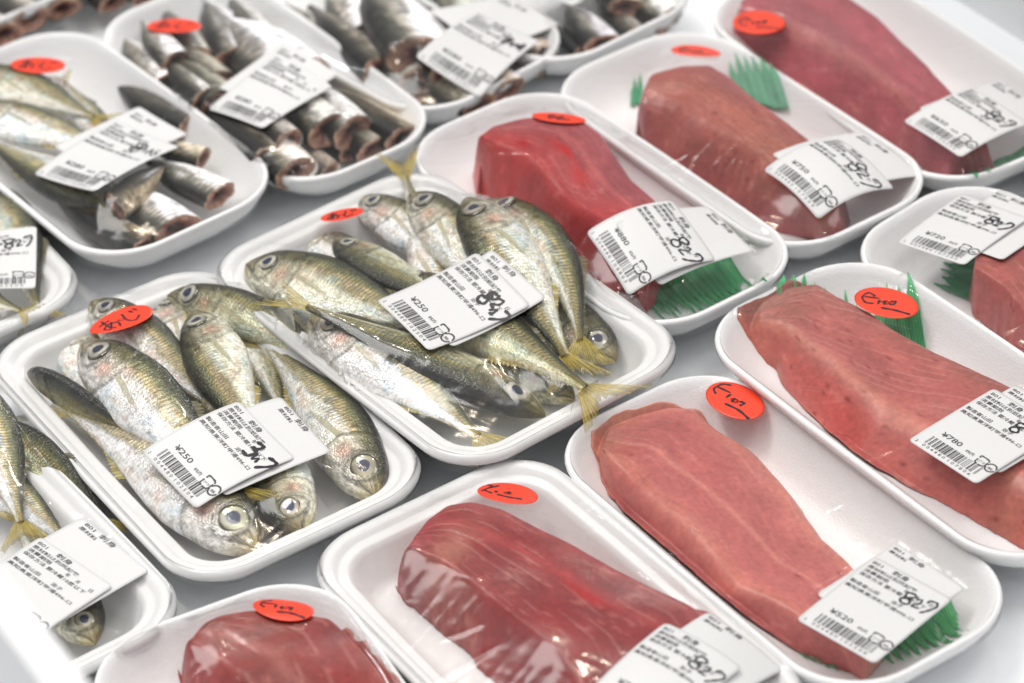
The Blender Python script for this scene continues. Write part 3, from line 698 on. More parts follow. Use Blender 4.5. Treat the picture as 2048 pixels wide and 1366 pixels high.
class Pen:
    def __init__(s): s.V = []; s.F = []; s.n = 0
    def add(s, V, Fc): s.V.append(np.asarray(V, float)); s.F += [tuple(i + s.n for i in f) for f in Fc]; s.n += len(V)
    def text(s, x, y, st, size, bold=0.0, fit=None):
        V, Fc = text2d(st, size, bold)
        if len(V) == 0: return
        V = V.copy(); V[:, 0] -= V[:, 0].min()
        if fit: V[:, 0] *= fit / max(V[:, 0].max(), 1e-6)
        s.add(np.stack([V[:, 0] + x, y - V[:, 1]], -1), [f[::-1] for f in Fc])
    def rect(s, x0, y0, x1, y1, k=4):
        V = [(x0 + (x1 - x0) * a, y0 + (y1 - y0) * j / k) for j in range(k + 1) for a in (0, 1)]; s.add(V, [(2 * j, 2 * j + 1, 2 * j + 3, 2 * j + 2) for j in range(k)])
    def stroke(s, pts, wd, n=None, taper=True):
        p = np.asarray(pts, float)
        if len(p) > 2:
            q = []; e = np.vstack([2 * p[0] - p[1], p, 2 * p[-1] - p[-2]])
            for i in range(1, len(e) - 2):
                for tt in np.linspace(0, 1, 9)[:-1]:
                    q.append(.5 * ((2 * e[i]) + (-e[i - 1] + e[i + 1]) * tt + (2 * e[i - 1] - 5 * e[i] + 4 * e[i + 1] - e[i + 2]) * tt ** 2 + (-e[i - 1] + 3 * e[i] - 3 * e[i + 1] + e[i + 2]) * tt ** 3))
            q.append(p[-1]); p = np.array(q)
        else: p = np.array([p[0] + (p[-1] - p[0]) * a for a in np.linspace(0, 1, 6)])
        t = np.gradient(p, axis=0); t /= np.maximum(np.linalg.norm(t, axis=1, keepdims=True), 1e-9); nn = np.stack([-t[:, 1], t[:, 0]], -1); K = len(p)
        w_ = np.full(K, wd / 2.0); w_ *= (1 + .18 * np.sin(np.arange(K) * .9))
        p = np.vstack([p[0] - t[0] * wd * .4, p, p[-1] + t[-1] * wd * .4]); nn = np.vstack([nn[0], nn, nn[-1]]); w_ = np.concatenate([[w_[0] * .35], w_, [w_[-1] * .35]])
        V = np.vstack([p - nn * w_[:, None], p + nn * w_[:, None]]); K = len(p); s.add(V, [(i, i + 1, K + i + 1, K + i) for i in range(K - 1)])
    def get(s): return (np.vstack(s.V) if s.V else np.zeros((0, 2))), s.F

def ean(d):
    Lc = ['0001101', '0011001', '0010011', '0111101', '0100011', '0110001', '0101111', '0111011', '0110111', '0001011']
    par = ['LLLLLL', 'LLGLGG', 'LLGGLG', 'LLGGGL', 'LGLLGG', 'LGGLLG', 'LGGGLL', 'LGLGLG', 'LGLGGL', 'LGGLGL'][int(d[0])]
    s = '101'
    for c, p in zip(d[1:7], par): k = Lc[int(c)]; s += k if p == 'L' else ''.join('1' if x == '0' else '0' for x in k)[::-1]
    s += '01010'
    for c in d[7:]: s += ''.join('1' if x == '0' else '0' for x in Lc[int(c)])
    return s + '101'
def front_print(w, h, price, digits, year=True):
    p = Pen(); X = lambda a: a * w; Y = lambda a: a * h; fs = .047 * h
    def ln(s0, t0, st, s1, size=fs, bold=.00003):
        p.text(X(s0), Y(t0), st, size, bold, X(s1 - s0))
    ln(.045, .082, '801', .17, fs * 1.15, .00002); ln(.30, .082, '刺身', .50, fs * 1.3, .00005)
    ln(.045, .140, '原材料は別紙記載', .66); ln(.045, .196, '消費期限', .36); ln(.56, .196, '年', .61); ln(.70, .196, '月', .74); ln(.88, .196, '日', .92)
    ln(.045, .252, '保存方法 要冷蔵10度以下', .88)
    ln(.035, .362, '製造者山田', .40); ln(.56, .362, '治子', .70)
    ln(.035, .425, '高知県東洋町甲浦496-ロ', .90)
    ln(.175, .765, '¥' + price, .46, .078 * h, .00006); ln(.545, .772, '8%内', .66, .042 * h, .00002)
    bc = ean(digits); x0, x1 = X(.145), X(.875); mw = (x1 - x0) / len(bc); i = 0
    while i < len(bc):
        if bc[i] == '1':
            j = i
            while j < len(bc) and bc[j] == '1': j += 1
            p.rect(x0 + i * mw, Y(.815), x0 + j * mw, Y(.925), 3); i = j
        else: i += 1
    p.text(X(.055), Y(.965), digits[0], .046 * h, .00001); p.text(X(.16), Y(.968), ' '.join(digits[1:7]), .046 * h, .00001, X(.32)); p.text(X(.53), Y(.968), ' '.join(digits[7:]), .046 * h, .00001, X(.32))
    # recycling marks: rounded square with arrows and a circle
    c = np.array([X(.79), Y(.765)]); q = w * .062; sw = w * .019
    p.stroke([c + (-q, -q * .5), c + (-q, -q), c + (q * .5, -q), c + (q, -q * .7)], sw); p.stroke([c + (q, -q * .3), c + (q, q * .7), c + (q * .5, q), c + (0, q)], sw); p.stroke([c + (-q * .4, q), c + (-q * .9, q * .8), c + (-q, 0)], sw)
    p.text(c[0] - q * .75, c[1] + q * .42, 'プラ', .030 * h, .00001, q * 1.5)
    c = np.array([X(.925), Y(.775)]); an = np.linspace(.3, 2.9, 7)
    for o in (0, math.pi): p.stroke([c + (q * math.cos(a + o), q * math.sin(a + o)) for a in an], sw)
    p.text(c[0] - q * .55, c[1] + q * .45, '紙', .030 * h, .00003, q * 1.1)
    return p.get()
def back_print(w, h, at):
    p = Pen(); fs = .042 * h; s, t = at
    p.text(w * s, h * t, '801', fs * 1.15, .00003, w * .14); p.text(w * (s + .22), h * (t + .004), '刺身', fs * 1.35, .00003, w * .22); p.text(w * s, h * (t + .055), '原材料', fs, .00003, w * .24)
    return p.get()
DN = [0]
def date_print(w, h, style, dx=0.0, dy=0.0):
    DN[0] += 1; rj = np.random.RandomState(DN[0] * 13); p = Pen(); sc = w * (.19 + .03 * rj.rand()); o = np.array([w * (.69 + .04 * rj.rand()), h * (.215 + .03 * rj.rand())]); aj = (rj.rand() - .5) * .3; ca, sa = math.cos(aj), math.sin(aj); kj = .85 + .3 * rj.rand()
    def S(pts, wd=.0011): p.stroke([o + np.array([q[0] * ca - q[1] * sa, q[0] * sa + q[1] * ca]) * sc + (rj.rand(2) - .5) * sc * .06 for q in pts], wd * .88 * kj)
    E8 = [(-.15, -.42), (-.42, -.38), (-.42, -.08), (-.05, .12), (.0, .40), (-.35, .50), (-.52, .25), (-.2, -.02), (.08, -.25), (-.08, -.45)]
    if style == 'over':
        S(E8, .0016); S([(-.45, -.3), (-.2, -.1), (-.35, .1)], .0022); S([(.05, -.35), (.35, -.5), (.45, -.2), (.25, .05), (.55, .1)], .0014); S([(.55, .25), (.75, .0), (.85, .25), (.75, .35), (.95, .3)], .0014); S([(1.0, -.3), (1.4, -.35), (1.45, -.05), (1.1, .55)], .0016); return p.get()
    if style == 'thick':
        S([(-.5, -.4), (.0, -.45), (-.15, .0), (-.3, .45)], .0022); S([(-.3, .05), (.1, .0)], .0018); S([(.3, -.1), (.35, .4)], .0016); S([(.5, .1), (.7, -.1), (.75, .3)], .0016); S([(1.0, -.4), (1.0, .45)], .0022); S([(.8, .1), (1.05, -.2)], .0016); return p.get()
    if style == 'ten':
        S(E8, .0011); S([(-.3, -.4), (-.1, .0), (-.4, .3)], .0010); S([(.2, -.1), (.3, .3)], .0009); S([(.62, -.3), (.62, .4)], .0011); S([(1.0, -.05), (.85, .15), (1.0, .35), (1.15, .15), (1.0, -.05)], .0010); return p.get()
    if style == 'three':
        S([(-.5, -.4), (-.1, -.5), (-.05, -.15), (-.3, -.02), (.1, .05), (.1, .45), (-.35, .5)], .0018); S([(.25, .0), (.4, .35), (.6, .1), (.7, .35)], .0013); S([(.8, -.35), (1.3, -.45), (1.35, -.1), (1.05, .55)], .0017); return p.get()
    if style == 'part':
        S(E8, .0013); return p.get()
    S(E8, .00115); S([(.22, -.12), (.42, -.22), (.50, .02), (.22, .38), (.30, .42), (.62, .38)], .0010); S([(.80, -.25), (.86, -.42), (1.20, -.45), (1.28, -.15), (1.05, .35), (.85, .60)], .0012)
    return p.get()

def sheet_surface(t, c, ex, ey, w, h, lift=0.0):
    """a stiff paper laid on the film: a quadratic surface through the film heights"""
    S, T_ = np.meshgrid(np.linspace(0, w, 14), np.linspace(0, h, 16), indexing='ij'); s = S.ravel() - w / 2; tt = T_.ravel() - h / 2
    xy = c + s[:, None] * ex + tt[:, None] * ey; z = film_z(t, xy, t.lg)
    A = np.stack([np.ones_like(s), s, tt, s * s, s * tt, tt * tt], -1); k, *_ = np.linalg.lstsq(A, z, rcond=None)
    res = z - A @ k; k[0] += np.percentile(res, 86) + .0002 + lift
    near = np.abs(t.lg - t.fg).max() > 1e-6
    if near: k[0] += max(0, np.percentile(z - A @ k, 97.5) + .0002)
    def f(x, y):
        s = x - w / 2; tt = y - h / 2; A = np.stack([np.ones_like(s), s, tt, s * s, s * tt, tt * tt], -1); z = A @ k
        xy = c + s[..., None] * ex + tt[..., None] * ey; return np.concatenate([xy, z[..., None]], -1)
    return f
def press(t, f, c, ex, ey, w, h):
    """keep the film just under the paper"""
    gx = np.linspace(-t.L / 2, t.L / 2, t.nx); gy = np.linspace(-t.W / 2, t.W / 2, t.ny); X, Y = np.meshgrid(gx, gy, indexing='ij')
    xy = wor(t, np.stack([X, Y], -1)); d = xy - c; x = d @ ex + w / 2; y = d @ ey + h / 2; ins = (x > -.0015) & (x < w + .0015) & (y > -.0015) & (y < h + .0015)
    z = f(x, y)[..., 2] - .0009; t.fg = np.where(ins, np.minimum(t.fg, z), t.fg); t.lg = np.where(ins, np.maximum(t.lg, z + .0011), t.lg)

def rounded_sheet(w, h, r, n=24, m=30):
    S, T_ = np.meshgrid(np.linspace(-1, 1, n), np.linspace(-1, 1, m), indexing='ij'); X = S * w / 2; Y = T_ * h / 2; mxn = np.maximum(np.abs(S), np.abs(T_)); sc = np.ones_like(X)
    for _ in range(14):
        x = np.abs(X * sc / np.maximum(mxn, 1e-6)); y = np.abs(Y * sc / np.maximum(mxn, 1e-6)); qx = x - (w / 2 - r); qy = y - (h / 2 - r)
        sd = np.hypot(np.maximum(qx, 0), np.maximum(qy, 0)) + np.minimum(np.maximum(qx, qy), 0) - r; sc = sc - sd / np.maximum(np.hypot(x, y), 1e-4)
    s2 = 1 + (sc - 1) * mxn ** 6; return X * s2 + w / 2, Y * s2 + h / 2
def oval_sheet(w, h, n=10, m=40):
    V = [(w / 2, h / 2)]
    for i in range(1, n + 1):
        for j in range(m): a = 2 * math.pi * j / m; V.append((w / 2 + w / 2 * i / n * math.cos(a), h / 2 + h / 2 * i / n * math.sin(a)))
    return np.array(V), [(0, 1 + j, 1 + (j + 1) % m) for j in range(m)] + gridfaces(n, m, True, 1)

def inroot(t, V):
    l = loc(t, V[..., :2]); return np.concatenate([l, V[..., 2:3] - t.z0], -1)
def thicken(V, Fc, th):
    """give a sheet an underside and an edge"""
    from collections import Counter
    n = len(V); low = V.copy(); low[:, 2] -= th; cnt = Counter(); 
    for f in Fc:
        for a, b in zip(f, f[1:] + f[:1]): cnt[(a, b)] += 1
    edge = [(a, b) for (a, b) in cnt if (b, a) not in cnt]
    return np.vstack([V, low]), Fc + [tuple(i + n for i in f[::-1]) for f in Fc] + [(b, a, a + n, b + n) for a, b in edge]

def label_on(tray, corners, kind, price='250', digits='2004480102504', date=None, back_at=(.05, .06), lift=0.0, nudge=(0, 0), dlab=None, name_label=None):
    """corners: photo positions of the label's own top-left, top-right, bottom-right, bottom-left (None where hidden)"""
    t = TR[tray]; pp = [None if c is None else on_film(t, *c)[:2] for c in corners]
    ms = lambda prs, d: float(np.mean([np.linalg.norm(pp[i] - pp[j]) for i, j in prs if pp[i] is not None and pp[j] is not None] or [d]))
    w = min(max(ms(((0, 1), (3, 2)), .044), .038), .052); h = min(max(ms(((0, 3), (1, 2)), .051), .045), .057); loc_ = [(-w / 2, -h / 2), (w / 2, -h / 2), (w / 2, h / 2), (-w / 2, h / 2)]
    pts = [(q, on_film(t, *c)[:2]) for q, c in zip(loc_, corners) if c is not None]
    Q = np.array([p[0] for p in pts]); W_ = np.array([p[1] for p in pts]); qc = Q.mean(0); wc = W_.mean(0)
    # paper y runs down the label; seen from above that frame is left-handed: fit a reflection-free angle with y flipped
    Qf = Q * [1, -1]; qf = Qf.mean(0); H_ = (Qf - qf).T @ (W_ - wc); a = math.atan2(H_[0, 1] - H_[1, 0], H_[0, 0] + H_[1, 1])
    ex = np.array([math.cos(a), math.sin(a)]); ey = np.array([math.sin(a), -math.cos(a)])
    c = wc - qc[0] * ex - qc[1] * ey
    f = sheet_surface(t, c, ex, ey, w, h, lift)
    X, Y = rounded_sheet(w, h, .0022); V = f(X.ravel(), Y.ravel()); n, m = X.shape; V, Fc = thicken(V, [q[::-1] for q in gridfaces(n, m)], .00012)
    press(t, f, c, ex, ey, w, h)
    lab = mesh('price_label', inroot(t, V), Fc, M['label'], t.root)
    if name_label: lab['label'] = name_label
    def ink(name, g, m, up):
        if not len(g[0]): return
        Vt = f(g[0][:, 0], g[0][:, 1]); Vt[:, 2] += up; mesh(name, inroot(t, Vt), g[1], m, lab, smooth=False)
    if kind == 'front':
        ink('printed_text', front_print(w, h, price, digits), M['ink'], .00008)
        if date: ink('handwritten_date', date_print(w, h, date), M['marker'], .00016)
    else: ink('printed_text', back_print(w, h, back_at), M['ink'], .00008)
    return lab

def sticker_on(tray, a, b, writing, ratio=.66, w=.0262, lift=0.0, tone=None):
    """a, b: photo ends of the long axis, writing runs from a to b"""
    t = TR[tray]; A = on_film(t, *a)[:2]; B = on_film(t, *b)[:2]; c = (A + B) / 2; ex = (B - A); ln = np.linalg.norm(ex); ex = ex / ln; ey = np.array([ex[1], -ex[0]])
    w = min(max(ln, .018), .032); h = w * ratio; f = sheet_surface(t, c, ex, ey, w, h, lift)
    g, Fc = oval_sheet(w, h); V = f(g[:, 0], g[:, 1]); V, Fc = thicken(V, [q[::-1] for q in Fc], .0001); press(t, f, c, ex, ey, w, h)
    st = mesh('round_sticker', inroot(t, V), Fc, M['red'], t.root)
    p = Pen(); sc = h; o = np.array([w / 2, h / 2])
    def S(pts, wd=.0010): p.stroke([o + np.array(q) * sc for q in pts], wd)
    if writing == 'aji':
        S([(-.52, -.12), (-.22, -.20)]); S([(-.36, -.30), (-.38, .10), (-.30, .26)]); S([(-.22, -.08), (-.42, .24), (-.52, .12), (-.30, -.04), (-.12, .06), (-.18, .28)])
        S([(.14, -.22), (.10, .14), (.24, .26), (.42, .12)]); S([(.34, -.22), (.38, -.12)], .0012); S([(.46, -.24), (.50, -.14)], .0012)
    elif writing == 'hi1':
        S([(-.32, -.10), (-.50, -.14), (-.55, .06), (-.40, .20), (-.24, .16)]); S([(-.50, .02), (-.22, -.06)]); S([(-.16, .00), (-.14, .12)], .0012); S([(-.04, -.02), (-.01, .08)], .0012)
        S([(.08, -.08), (.16, -.12), (.17, -.02), (.10, .02)], .0012); S([(.0, .22), (.30, .16), (.62, .14)], .0012)
    elif writing == 'hi2':
        S([(-.45, -.28), (-.60, -.16), (-.60, .06), (-.46, .14)]); S([(-.58, -.04), (-.28, -.10)]); S([(-.22, -.06), (-.20, .06)], .0012); S([(-.05, -.04), (-.02, .07)], .0012)
        S([(.10, -.06), (.20, -.08), (.20, .03)], .0012); S([(-.05, .22), (.30, .16), (.66, .20)], .0012)
    else:
        S([(-.60, -.24), (-.48, -.20), (-.60, .10)]); S([(-.34, -.28), (-.56, .02), (-.34, .14)]); S([(-.28, .02), (-.26, .05)], .0016); S([(.0, -.06), (.04, .0)], .0016); S([(-.18, .16), (.10, .18), (.40, .14)], .0012)
    G = p.get(); Vt = f(G[0][:, 0], G[0][:, 1]); Vt[:, 2] += .00010; mesh('handwriting', inroot(t, Vt), G[1], M['marker'], st, smooth=False)
    return st
# ------------------------------------------------------------------ tuna in the trays
PINK = dict(base=[.47, .150, .145], alt=[.40, .105, .105])
make_tuna('T4', [(1180, 888), (1196, 925), (1205, 965), (1250, 1022), (1320, 1082), (1380, 1135), (1430, 1182), (1500, 1232), (1580, 1288), (1640, 1320), (1700, 1338)],
  [(1182, 872), (1225, 840), (1290, 812), (1350, 806), (1399, 812), (1452, 854), (1520, 893), (1574, 952), (1606, 993), (1662, 1072), (1716, 1128), (1760, 1190), (1770, 1270), (1730, 1330)], .014,
  dict(PINK, bands=[((1.0, .98), .14, [.62, .36, .27], .7), ((.40, .62), .020, [.62, .27, .23], .7), ((.0, .0), .11, [.30, .06, .055], .75), ((.20, .22), .07, [.56, .22, .16], .55)], spots=[(.02, .5, .10, 1.0, [.60, .30, .22], .7)], flow=.35, gain=1.06, mott=.7, lines=9, lstr=.14, specks=14, veins=.25, linecol=[.62, .30, .25]),
  'pale pink tuna block with a fine white seam, under the 520 yen label', bev=(.16, .10), endb=(.05, .05), seed=11)
make_tuna('T5', [(1474, 632), (1506, 686), (1553, 734), (1570, 774), (1631, 833), (1701, 897), (1770, 938), (1858, 986), (1945, 1036), (2003, 1062), (2110, 1100)],
  [(1475, 622), (1586, 564), (1640, 574), (1680, 604), (1714, 617), (1758, 639), (1794, 666), (1864, 701), (1930, 733), (2006, 768), (2060, 795), (2150, 850), (2200, 930), (2180, 1040)], .016,
  dict(base=[.42, .125, .11], alt=[.36, .115, .115], bands=[((1.0, 1.0), .16, [.24, .12, .095], .8), ((.30, .34), .07, [.56, .25, .18], .6), ((.12, .12), .10, [.46, .10, .085], .6)], spots=[(.0, .2, .10, .5, [.60, .20, .14], .7), (.08, .8, .12, .5, [.26, .14, .11], .7), (.40, .12, .10, .12, [.42, .035, .03], .5), (.85, .1, .06, .2, [.30, .13, .08], .5)], gain=1.08, mott=.8, flow=-1.0, arc=.45, lines=17, lstr=.46, specks=60, veins=.8, lv=.30, linecol=[.58, .30, .28]),
  'longest pink tuna block with blood specks and arched pale lines, against a green divider', bev=(.30, .07), endb=(.05, .05), seed=12, tilt=.2)
make_tuna('T6', [(944, 335), (957, 368), (975, 400), (1060, 470), (1120, 520), (1180, 555), (1225, 578), (1262, 572)],
  [(946, 325), (985, 275), (1060, 250), (1130, 238), (1190, 246), (1230, 272), (1290, 368), (1345, 425), (1345, 465), (1290, 545)], .028,
  dict(base=[.40, .045, .045], alt=[.34, .075, .09], bands=[((.0, .0), .2, [.40, .035, .035], .7), ((.85, .75), .16, [.34, .10, .12], .6), ((.62, .60), .03, [.5, .14, .14], .6)], spots=[(.30, .34, .03, .05, [.38, .0, .003], .95), (.42, .50, .06, .035, [.50, .004, .004], .95), (.55, .46, .05, .06, [.48, .0, .0], .95), (.0, .4, .08, .5, [.55, .14, .10], .6)], flow=.2, lines=14, lstr=.22, specks=20, veins=.4),
  'glistening red tuna block with bright blood spots, above the 880 yen label', bev=(.20, .14), endb=(.10, .08), seed=13)
make_tuna('T7', [(1270, 262), (1285, 302), (1330, 342), (1400, 382), (1480, 428), (1560, 460), (1630, 474)],
  [(1268, 238), (1278, 198), (1310, 163), (1380, 138), (1440, 131), (1490, 160), (1540, 210), (1600, 255), (1640, 290), (1700, 370), (1690, 430), (1655, 462)], .027,
  dict(base=[.34, .10, .085], alt=[.30, .085, .09], bands=[((.0, .0), .14, [.27, .055, .065], .8), ((.55, .55), .2, [.38, .15, .10], .5)], spots=[(.06, .35, .10, .25, [.38, .11, .18], .7), (.75, .45, .16, .2, [.44, .17, .11], .6)], flow=.3, lines=18, lstr=.25, specks=24, veins=.5),
  'rounded brownish red tuna block with a broad domed top, over the 750 yen label', bev=(.30, .14), endb=(.12, .08), seed=14)
make_tuna('T8', [(1464, 58), (1500, 92), (1580, 152), (1680, 218), (1780, 284), (1850, 335), (1890, 358), (1940, 345)],
  [(1466, 30), (1510, -10), (1580, -40), (1690, -10), (1760, 40), (1810, 90), (1860, 140), (1910, 200), (1960, 250), (1995, 290)], .020,
  dict(base=[.36, .085, .11], alt=[.32, .095, .12], bands=[((.28, .28), .06, [.44, .17, .16], .7), ((.0, .0), .12, [.28, .06, .07], .7), ((1, 1), .10, [.32, .12, .12], .5)], flow=.2, lines=20, lstr=.25, specks=10, veins=.2),
  'long straight mauve pink tuna block above the 650 yen label', bev=(.30, .08), endb=(.03, .06), seed=15)
make_tuna('T9', [(1938, 590), (1945, 622), (1990, 665), (2040, 705), (2120, 760), (2220, 830)],
  [(1945, 540), (1955, 505), (2010, 482), (2060, 480), (2160, 540), (2280, 640), (2330, 720)], .020,
  dict(base=[.34, .085, .08], alt=[.40, .12, .10], flow=.4, lines=8, lstr=.3, specks=16, veins=.9),
  'tuna block cut off by the photo edge, below the 720 yen label', bev=(.16, .1), endb=(.08, .05), seed=16)
make_tuna('T3', [(792, 1168), (797, 1184), (832, 1222), (900, 1272), (970, 1342), (1040, 1420), (1120, 1500), (1200, 1560)],
  [(800, 1130), (818, 1100), (862, 1058), (905, 1018), (955, 1008), (1020, 1024), (1090, 1062), (1170, 1102), (1260, 1152), (1345, 1190), (1425, 1225), (1480, 1300), (1440, 1420), (1360, 1520)], .026,
  dict(base=[.27, .025, .027], alt=[.22, .036, .04], bands=[((.92, .96), .12, [.34, .11, .11], .7), ((.62, .72), .05, [.44, .07, .075], .6)], spots=[(.22, .33, .045, .28, [.44, .20, .15], .75), (.10, .30, .05, .12, [.40, .10, .13], .7), (.30, .12, .10, .12, [.26, .07, .05], .7), (.52, .62, .05, .04, [.46, .0, .0], .8), (.27, .48, .03, .05, [.26, .01, .01], .8)], flow=.2, lines=12, lstr=.25, specks=20, veins=.7),
  'big wine red tuna block with a pale fat streak, in the ribbed tray', bev=(.16, .09), endb=(.08, .05), seed=17)
make_tuna('T10', [(358, 1338), (372, 1400), (420, 1480), (500, 1560), (600, 1620)],
  [(362, 1300), (380, 1275), (432, 1250), (520, 1233), (620, 1228), (690, 1238), (740, 1288), (790, 1345), (840, 1420), (860, 1520)], .026,
  dict(base=[.27, .035, .032], alt=[.23, .055, .045], bands=[((.0, .0), .22, [.34, .025, .025], .8), ((1., 1.), .14, [.40, .14, .11], .6), ((.45, .5), .05, [.42, .16, .14], .6)], spots=[(.5, .85, .1, .08, [.2, .03, .04], .6)], flow=.3, lines=7, lstr=.3, specks=16, veins=.6),
  'dark red tuna lump reaching under a red sticker, in the pack beside the front panel', bev=(.22, .10), endb=(.12, .05), seed=18)

# ------------------------------------------------------------------ leaf dividers
make_green('T5', (1552, 640), (1853, 705), (5, -92), 13, .0130, 'tall green leaf divider standing along the upper end of the longest tuna block', seed=4, tipb=(-28, -160))
make_green('T4', (1610, 1262), (1885, 1165), (76, 84), 14, .0100, 'green leaf divider under the 520 yen label and tuna end', col=(.05, .40, .13), ztip=.022, seed=5)
make_green('T4', (1560, 1262), (1640, 1300), (50, 52), 5, .0110, 'dark green leaf strip in the corner below the tuna marked 520 yen', col=(.02, .22, .07), ztip=.0180, seed=25)
make_green('T6', (1215, 535), (1430, 462), (118, 112), 15, .0085, 'green leaf divider with long blades fanning out below the 880 yen label', ztip=.0190, seed=6)
make_green('T7', (1480, 205), (1578, 222), (-35, -100), 6, .016, 'pale green leaf divider beside the top of the domed tuna', col=(.07, .36, .19), ztip=.030, seed=7)
make_green('T7', (1262, 214), (1284, 206), (2, -60), 2, .013, 'thin green blade at the rounded end of the 750 yen tuna', col=(.05, .34, .16), ztip=.028, seed=8)
make_green('T8', (1925, 352), (2075, 270), (22, 26), 7, .0120, 'green leaf divider under the lower end of the mauve tuna', col=(.04, .32, .13), ztip=.024, seed=9)
make_green('T9', (1948, 605), (1990, 495), (-88, -35), 7, .0095, 'green leaf divider spreading its blades below the 720 yen label', col=(.025, .22, .09), ztip=.016, seed=10)

# ------------------------------------------------------------------ whole fish
G1 = 'whole horse mackerel in the centre pack'; G2 = 'whole horse mackerel in the pack with heads toward the rim'
f = make_fish
f('T1', (572, 462), (860, 580), 1, (.013, .012), 0, 0.26, .1, .2, 'small horse mackerel head peeping out behind the one in the tray corner', G1)
f('T1', (712, 398), (1000, 600), 1, (.020, .016), 15, 0.24, .25, .0, 'pale blurred horse mackerel beside the red sticker in the centre pack', G1)
f('T1', (905, 690), (800, 318), -1, (.010, .0265), 0, .17, .0, .1, 'horse mackerel whose yellow V shaped tail stands out over the tray rim', G1, eyes=False, tailspread=.42)
f('T1', (1232, 722), (905, 520), -1, (.014, .014), 15, 0.25, .2, .45, 'dark headed horse mackerel facing the empty corner, partly crossed by a yellow tail', G1, iris=(.45, .42, .36))
f('T1', (1150, 800), (820, 640), -1, (.011, .012), 20, 0.22, .1, .7, 'dark horse mackerel buried under crossed yellow tails', G1)
f('T1', (775, 556), (1215, 805), 1, (.018, .034), 12, .20, .1, .75, 'dark slim horse mackerel whose yellow tail hangs over the rim', G1)
f('T1', (820, 388), (1035, 690), 1, (.030, .020), 18, 0.233, .35, .25, 'silver ribbed horse mackerel with arched back running under the label', G1, iris=(.5, .48, .4))
f('T1', (668, 478), (960, 640), -1, (.030, .024), 10, 0.27, .2, .65, 'olive horse mackerel with pale belly uppermost, its head under the sticker', G1)
f('T1', (974, 404), (1160, 725), 1, (.024, .026), 18, 0.186, .75, .35, 'strongly arched green backed horse mackerel along the tray edge by the red tuna', G1)
f('T1', (930, 398), (1152, 752), -1, (.036, .028), -5, 0.233, -.12, .35, 'silver bellied horse mackerel with narrowed eye, lying beside the strongly arched one', G1, iris=(.50, .44, .34))
f('T1', (1090, 832), (560, 592), 1, (.016, .042), 14, 0.21, -.15, .75, 'large eyed dark horse mackerel with snout at the rim and tail near the opposite corner', G1, iris=(.52, .48, .42))
f('T1', (492, 530), (900, 680), 1, (.024, .026), 16, 0.30, .15, .45, 'horse mackerel with round pale eye and pointed snout in the tray corner', G1, iris=(.66, .64, .54))
f('T1', (618, 640), (990, 905), 1, (.028, .018), 16, 0.27, .22, .0, 'bright silver horse mackerel with green back, whole length visible along the tray side', G1, iris=(.60, .52, .42))

f('T2', (142, 632), (300, 905), 1, (.012, .012), 0, .26, -.2, .15, 'pale horse mackerel lying underneath, its faint eye at the top corner of the tray', G2, iris=(.45, .5, .5))
f('T2', (312, 592), (480, 850), 1, (.014, .013), 5, 0.25, .1, .1, 'pinkish horse mackerel with head tucked behind the red sticker tip', G2)
f('T2', (470, 590), (575, 850), 1, (.012, .012), 8, .24, .1, .3, 'horse mackerel lying low between the olive striped one and the speckled one', G2, eyes=False)
f('T2', (600, 1070), (430, 860), 1, (.010, .012), 0, .26, .1, .1, 'silver chin of a horse mackerel lying flat beneath two heads', G2)
f('T2', (335, 592), (712, 798), 1, (.020, .016), 30, 0.19, .65, .70, 'dark arched horse mackerel along the far side, yellow tail on the white tray', G2)
f('T2', (182, 604), (452, 838), 1, (.026, .018), 16, 0.25, .15, .15, 'horse mackerel crossed by the red sticker, black spot on its gold side', G2, iris=(.5, .46, .42))
f('T2', (390, 622), (545, 930), -1, (.028, .024), -8, 0.251, .1, .45, 'olive striped horse mackerel with yellow breast fin between paler ones', G2)
f('T2', (548, 1018), (420, 800), -1, (.016, .016), 10, .26, .0, .4, 'horse mackerel with only a dark eye showing below the label corner', G2)
f('T2', (752, 1000), (500, 660), -1, (.018, .018), 12, 0.223, .28, .2, 'speckled horse mackerel curving down to a clean head in the empty tray end', G2, iris=(.50, .44, .30))
f('T2', (606, 1064), (470, 770), 1, (.020, .020), -4, 0.260, .0, .4, 'horse mackerel with a wide copper ringed eye pointing at the tray rim', G2, iris=(.66, .54, .44))
f('T2', (515, 1104), (95, 800), -1, (.018, .016), 14, 0.242, .25, .0, 'big silvery blue horse mackerel with yellow ringed eye at the lowest tray corner', G2, iris=(.66, .64, .42))
f('T2', (165, 688), (490, 1015), 1, (.030, .024), 18, 0.246, .1, .0, 'broad green and silver horse mackerel with oval ringed eye, top of the pile', G2, iris=(.66, .60, .52))
f('T2', (55, 745), (300, 885), -1, (.022, .022), 82, .25, .1, .95, 'black backed horse mackerel lying belly down, yellow tail spread over silver fish', G2, eyes=False)

G3 = 'whole horse mackerel in the pack behind the front panel'
f('T11', (-60, 850), (235, 1075), 1, (.020, .014), 30, .24, .35, .9, 'dark arched horse mackerel reaching under the label corner in the panel side pack', G3)
f('T11', (-90, 905), (160, 1110), 1, (.016, .016), 0, .26, .1, .0, 'pale silver horse mackerel under the two yellow tails near the front panel', G3)
f('T11', (190, 1288), (20, 1010), -1, (.014, .018), 10, .27, .0, .35, 'horse mackerel whose golden head sticks out below the label, by the front panel', G3, iris=(.55, .50, .38))
f('T11', (-70, 760), (50, 1080), 1, (.028, .022), 0, .24, .15, .0, 'pinkish silver horse mackerel with yellow tail, at the photo edge', G3)
f('T11', (-10, 860), (85, 880), 1, (.030, .030), 0, .2, 0, .5, 'short stub of fish with one upright yellow fin in the panel side pack', G3, eyes=False, detail=False) if False else None
G4 = 'fish in the pack cut off by the photo edge'
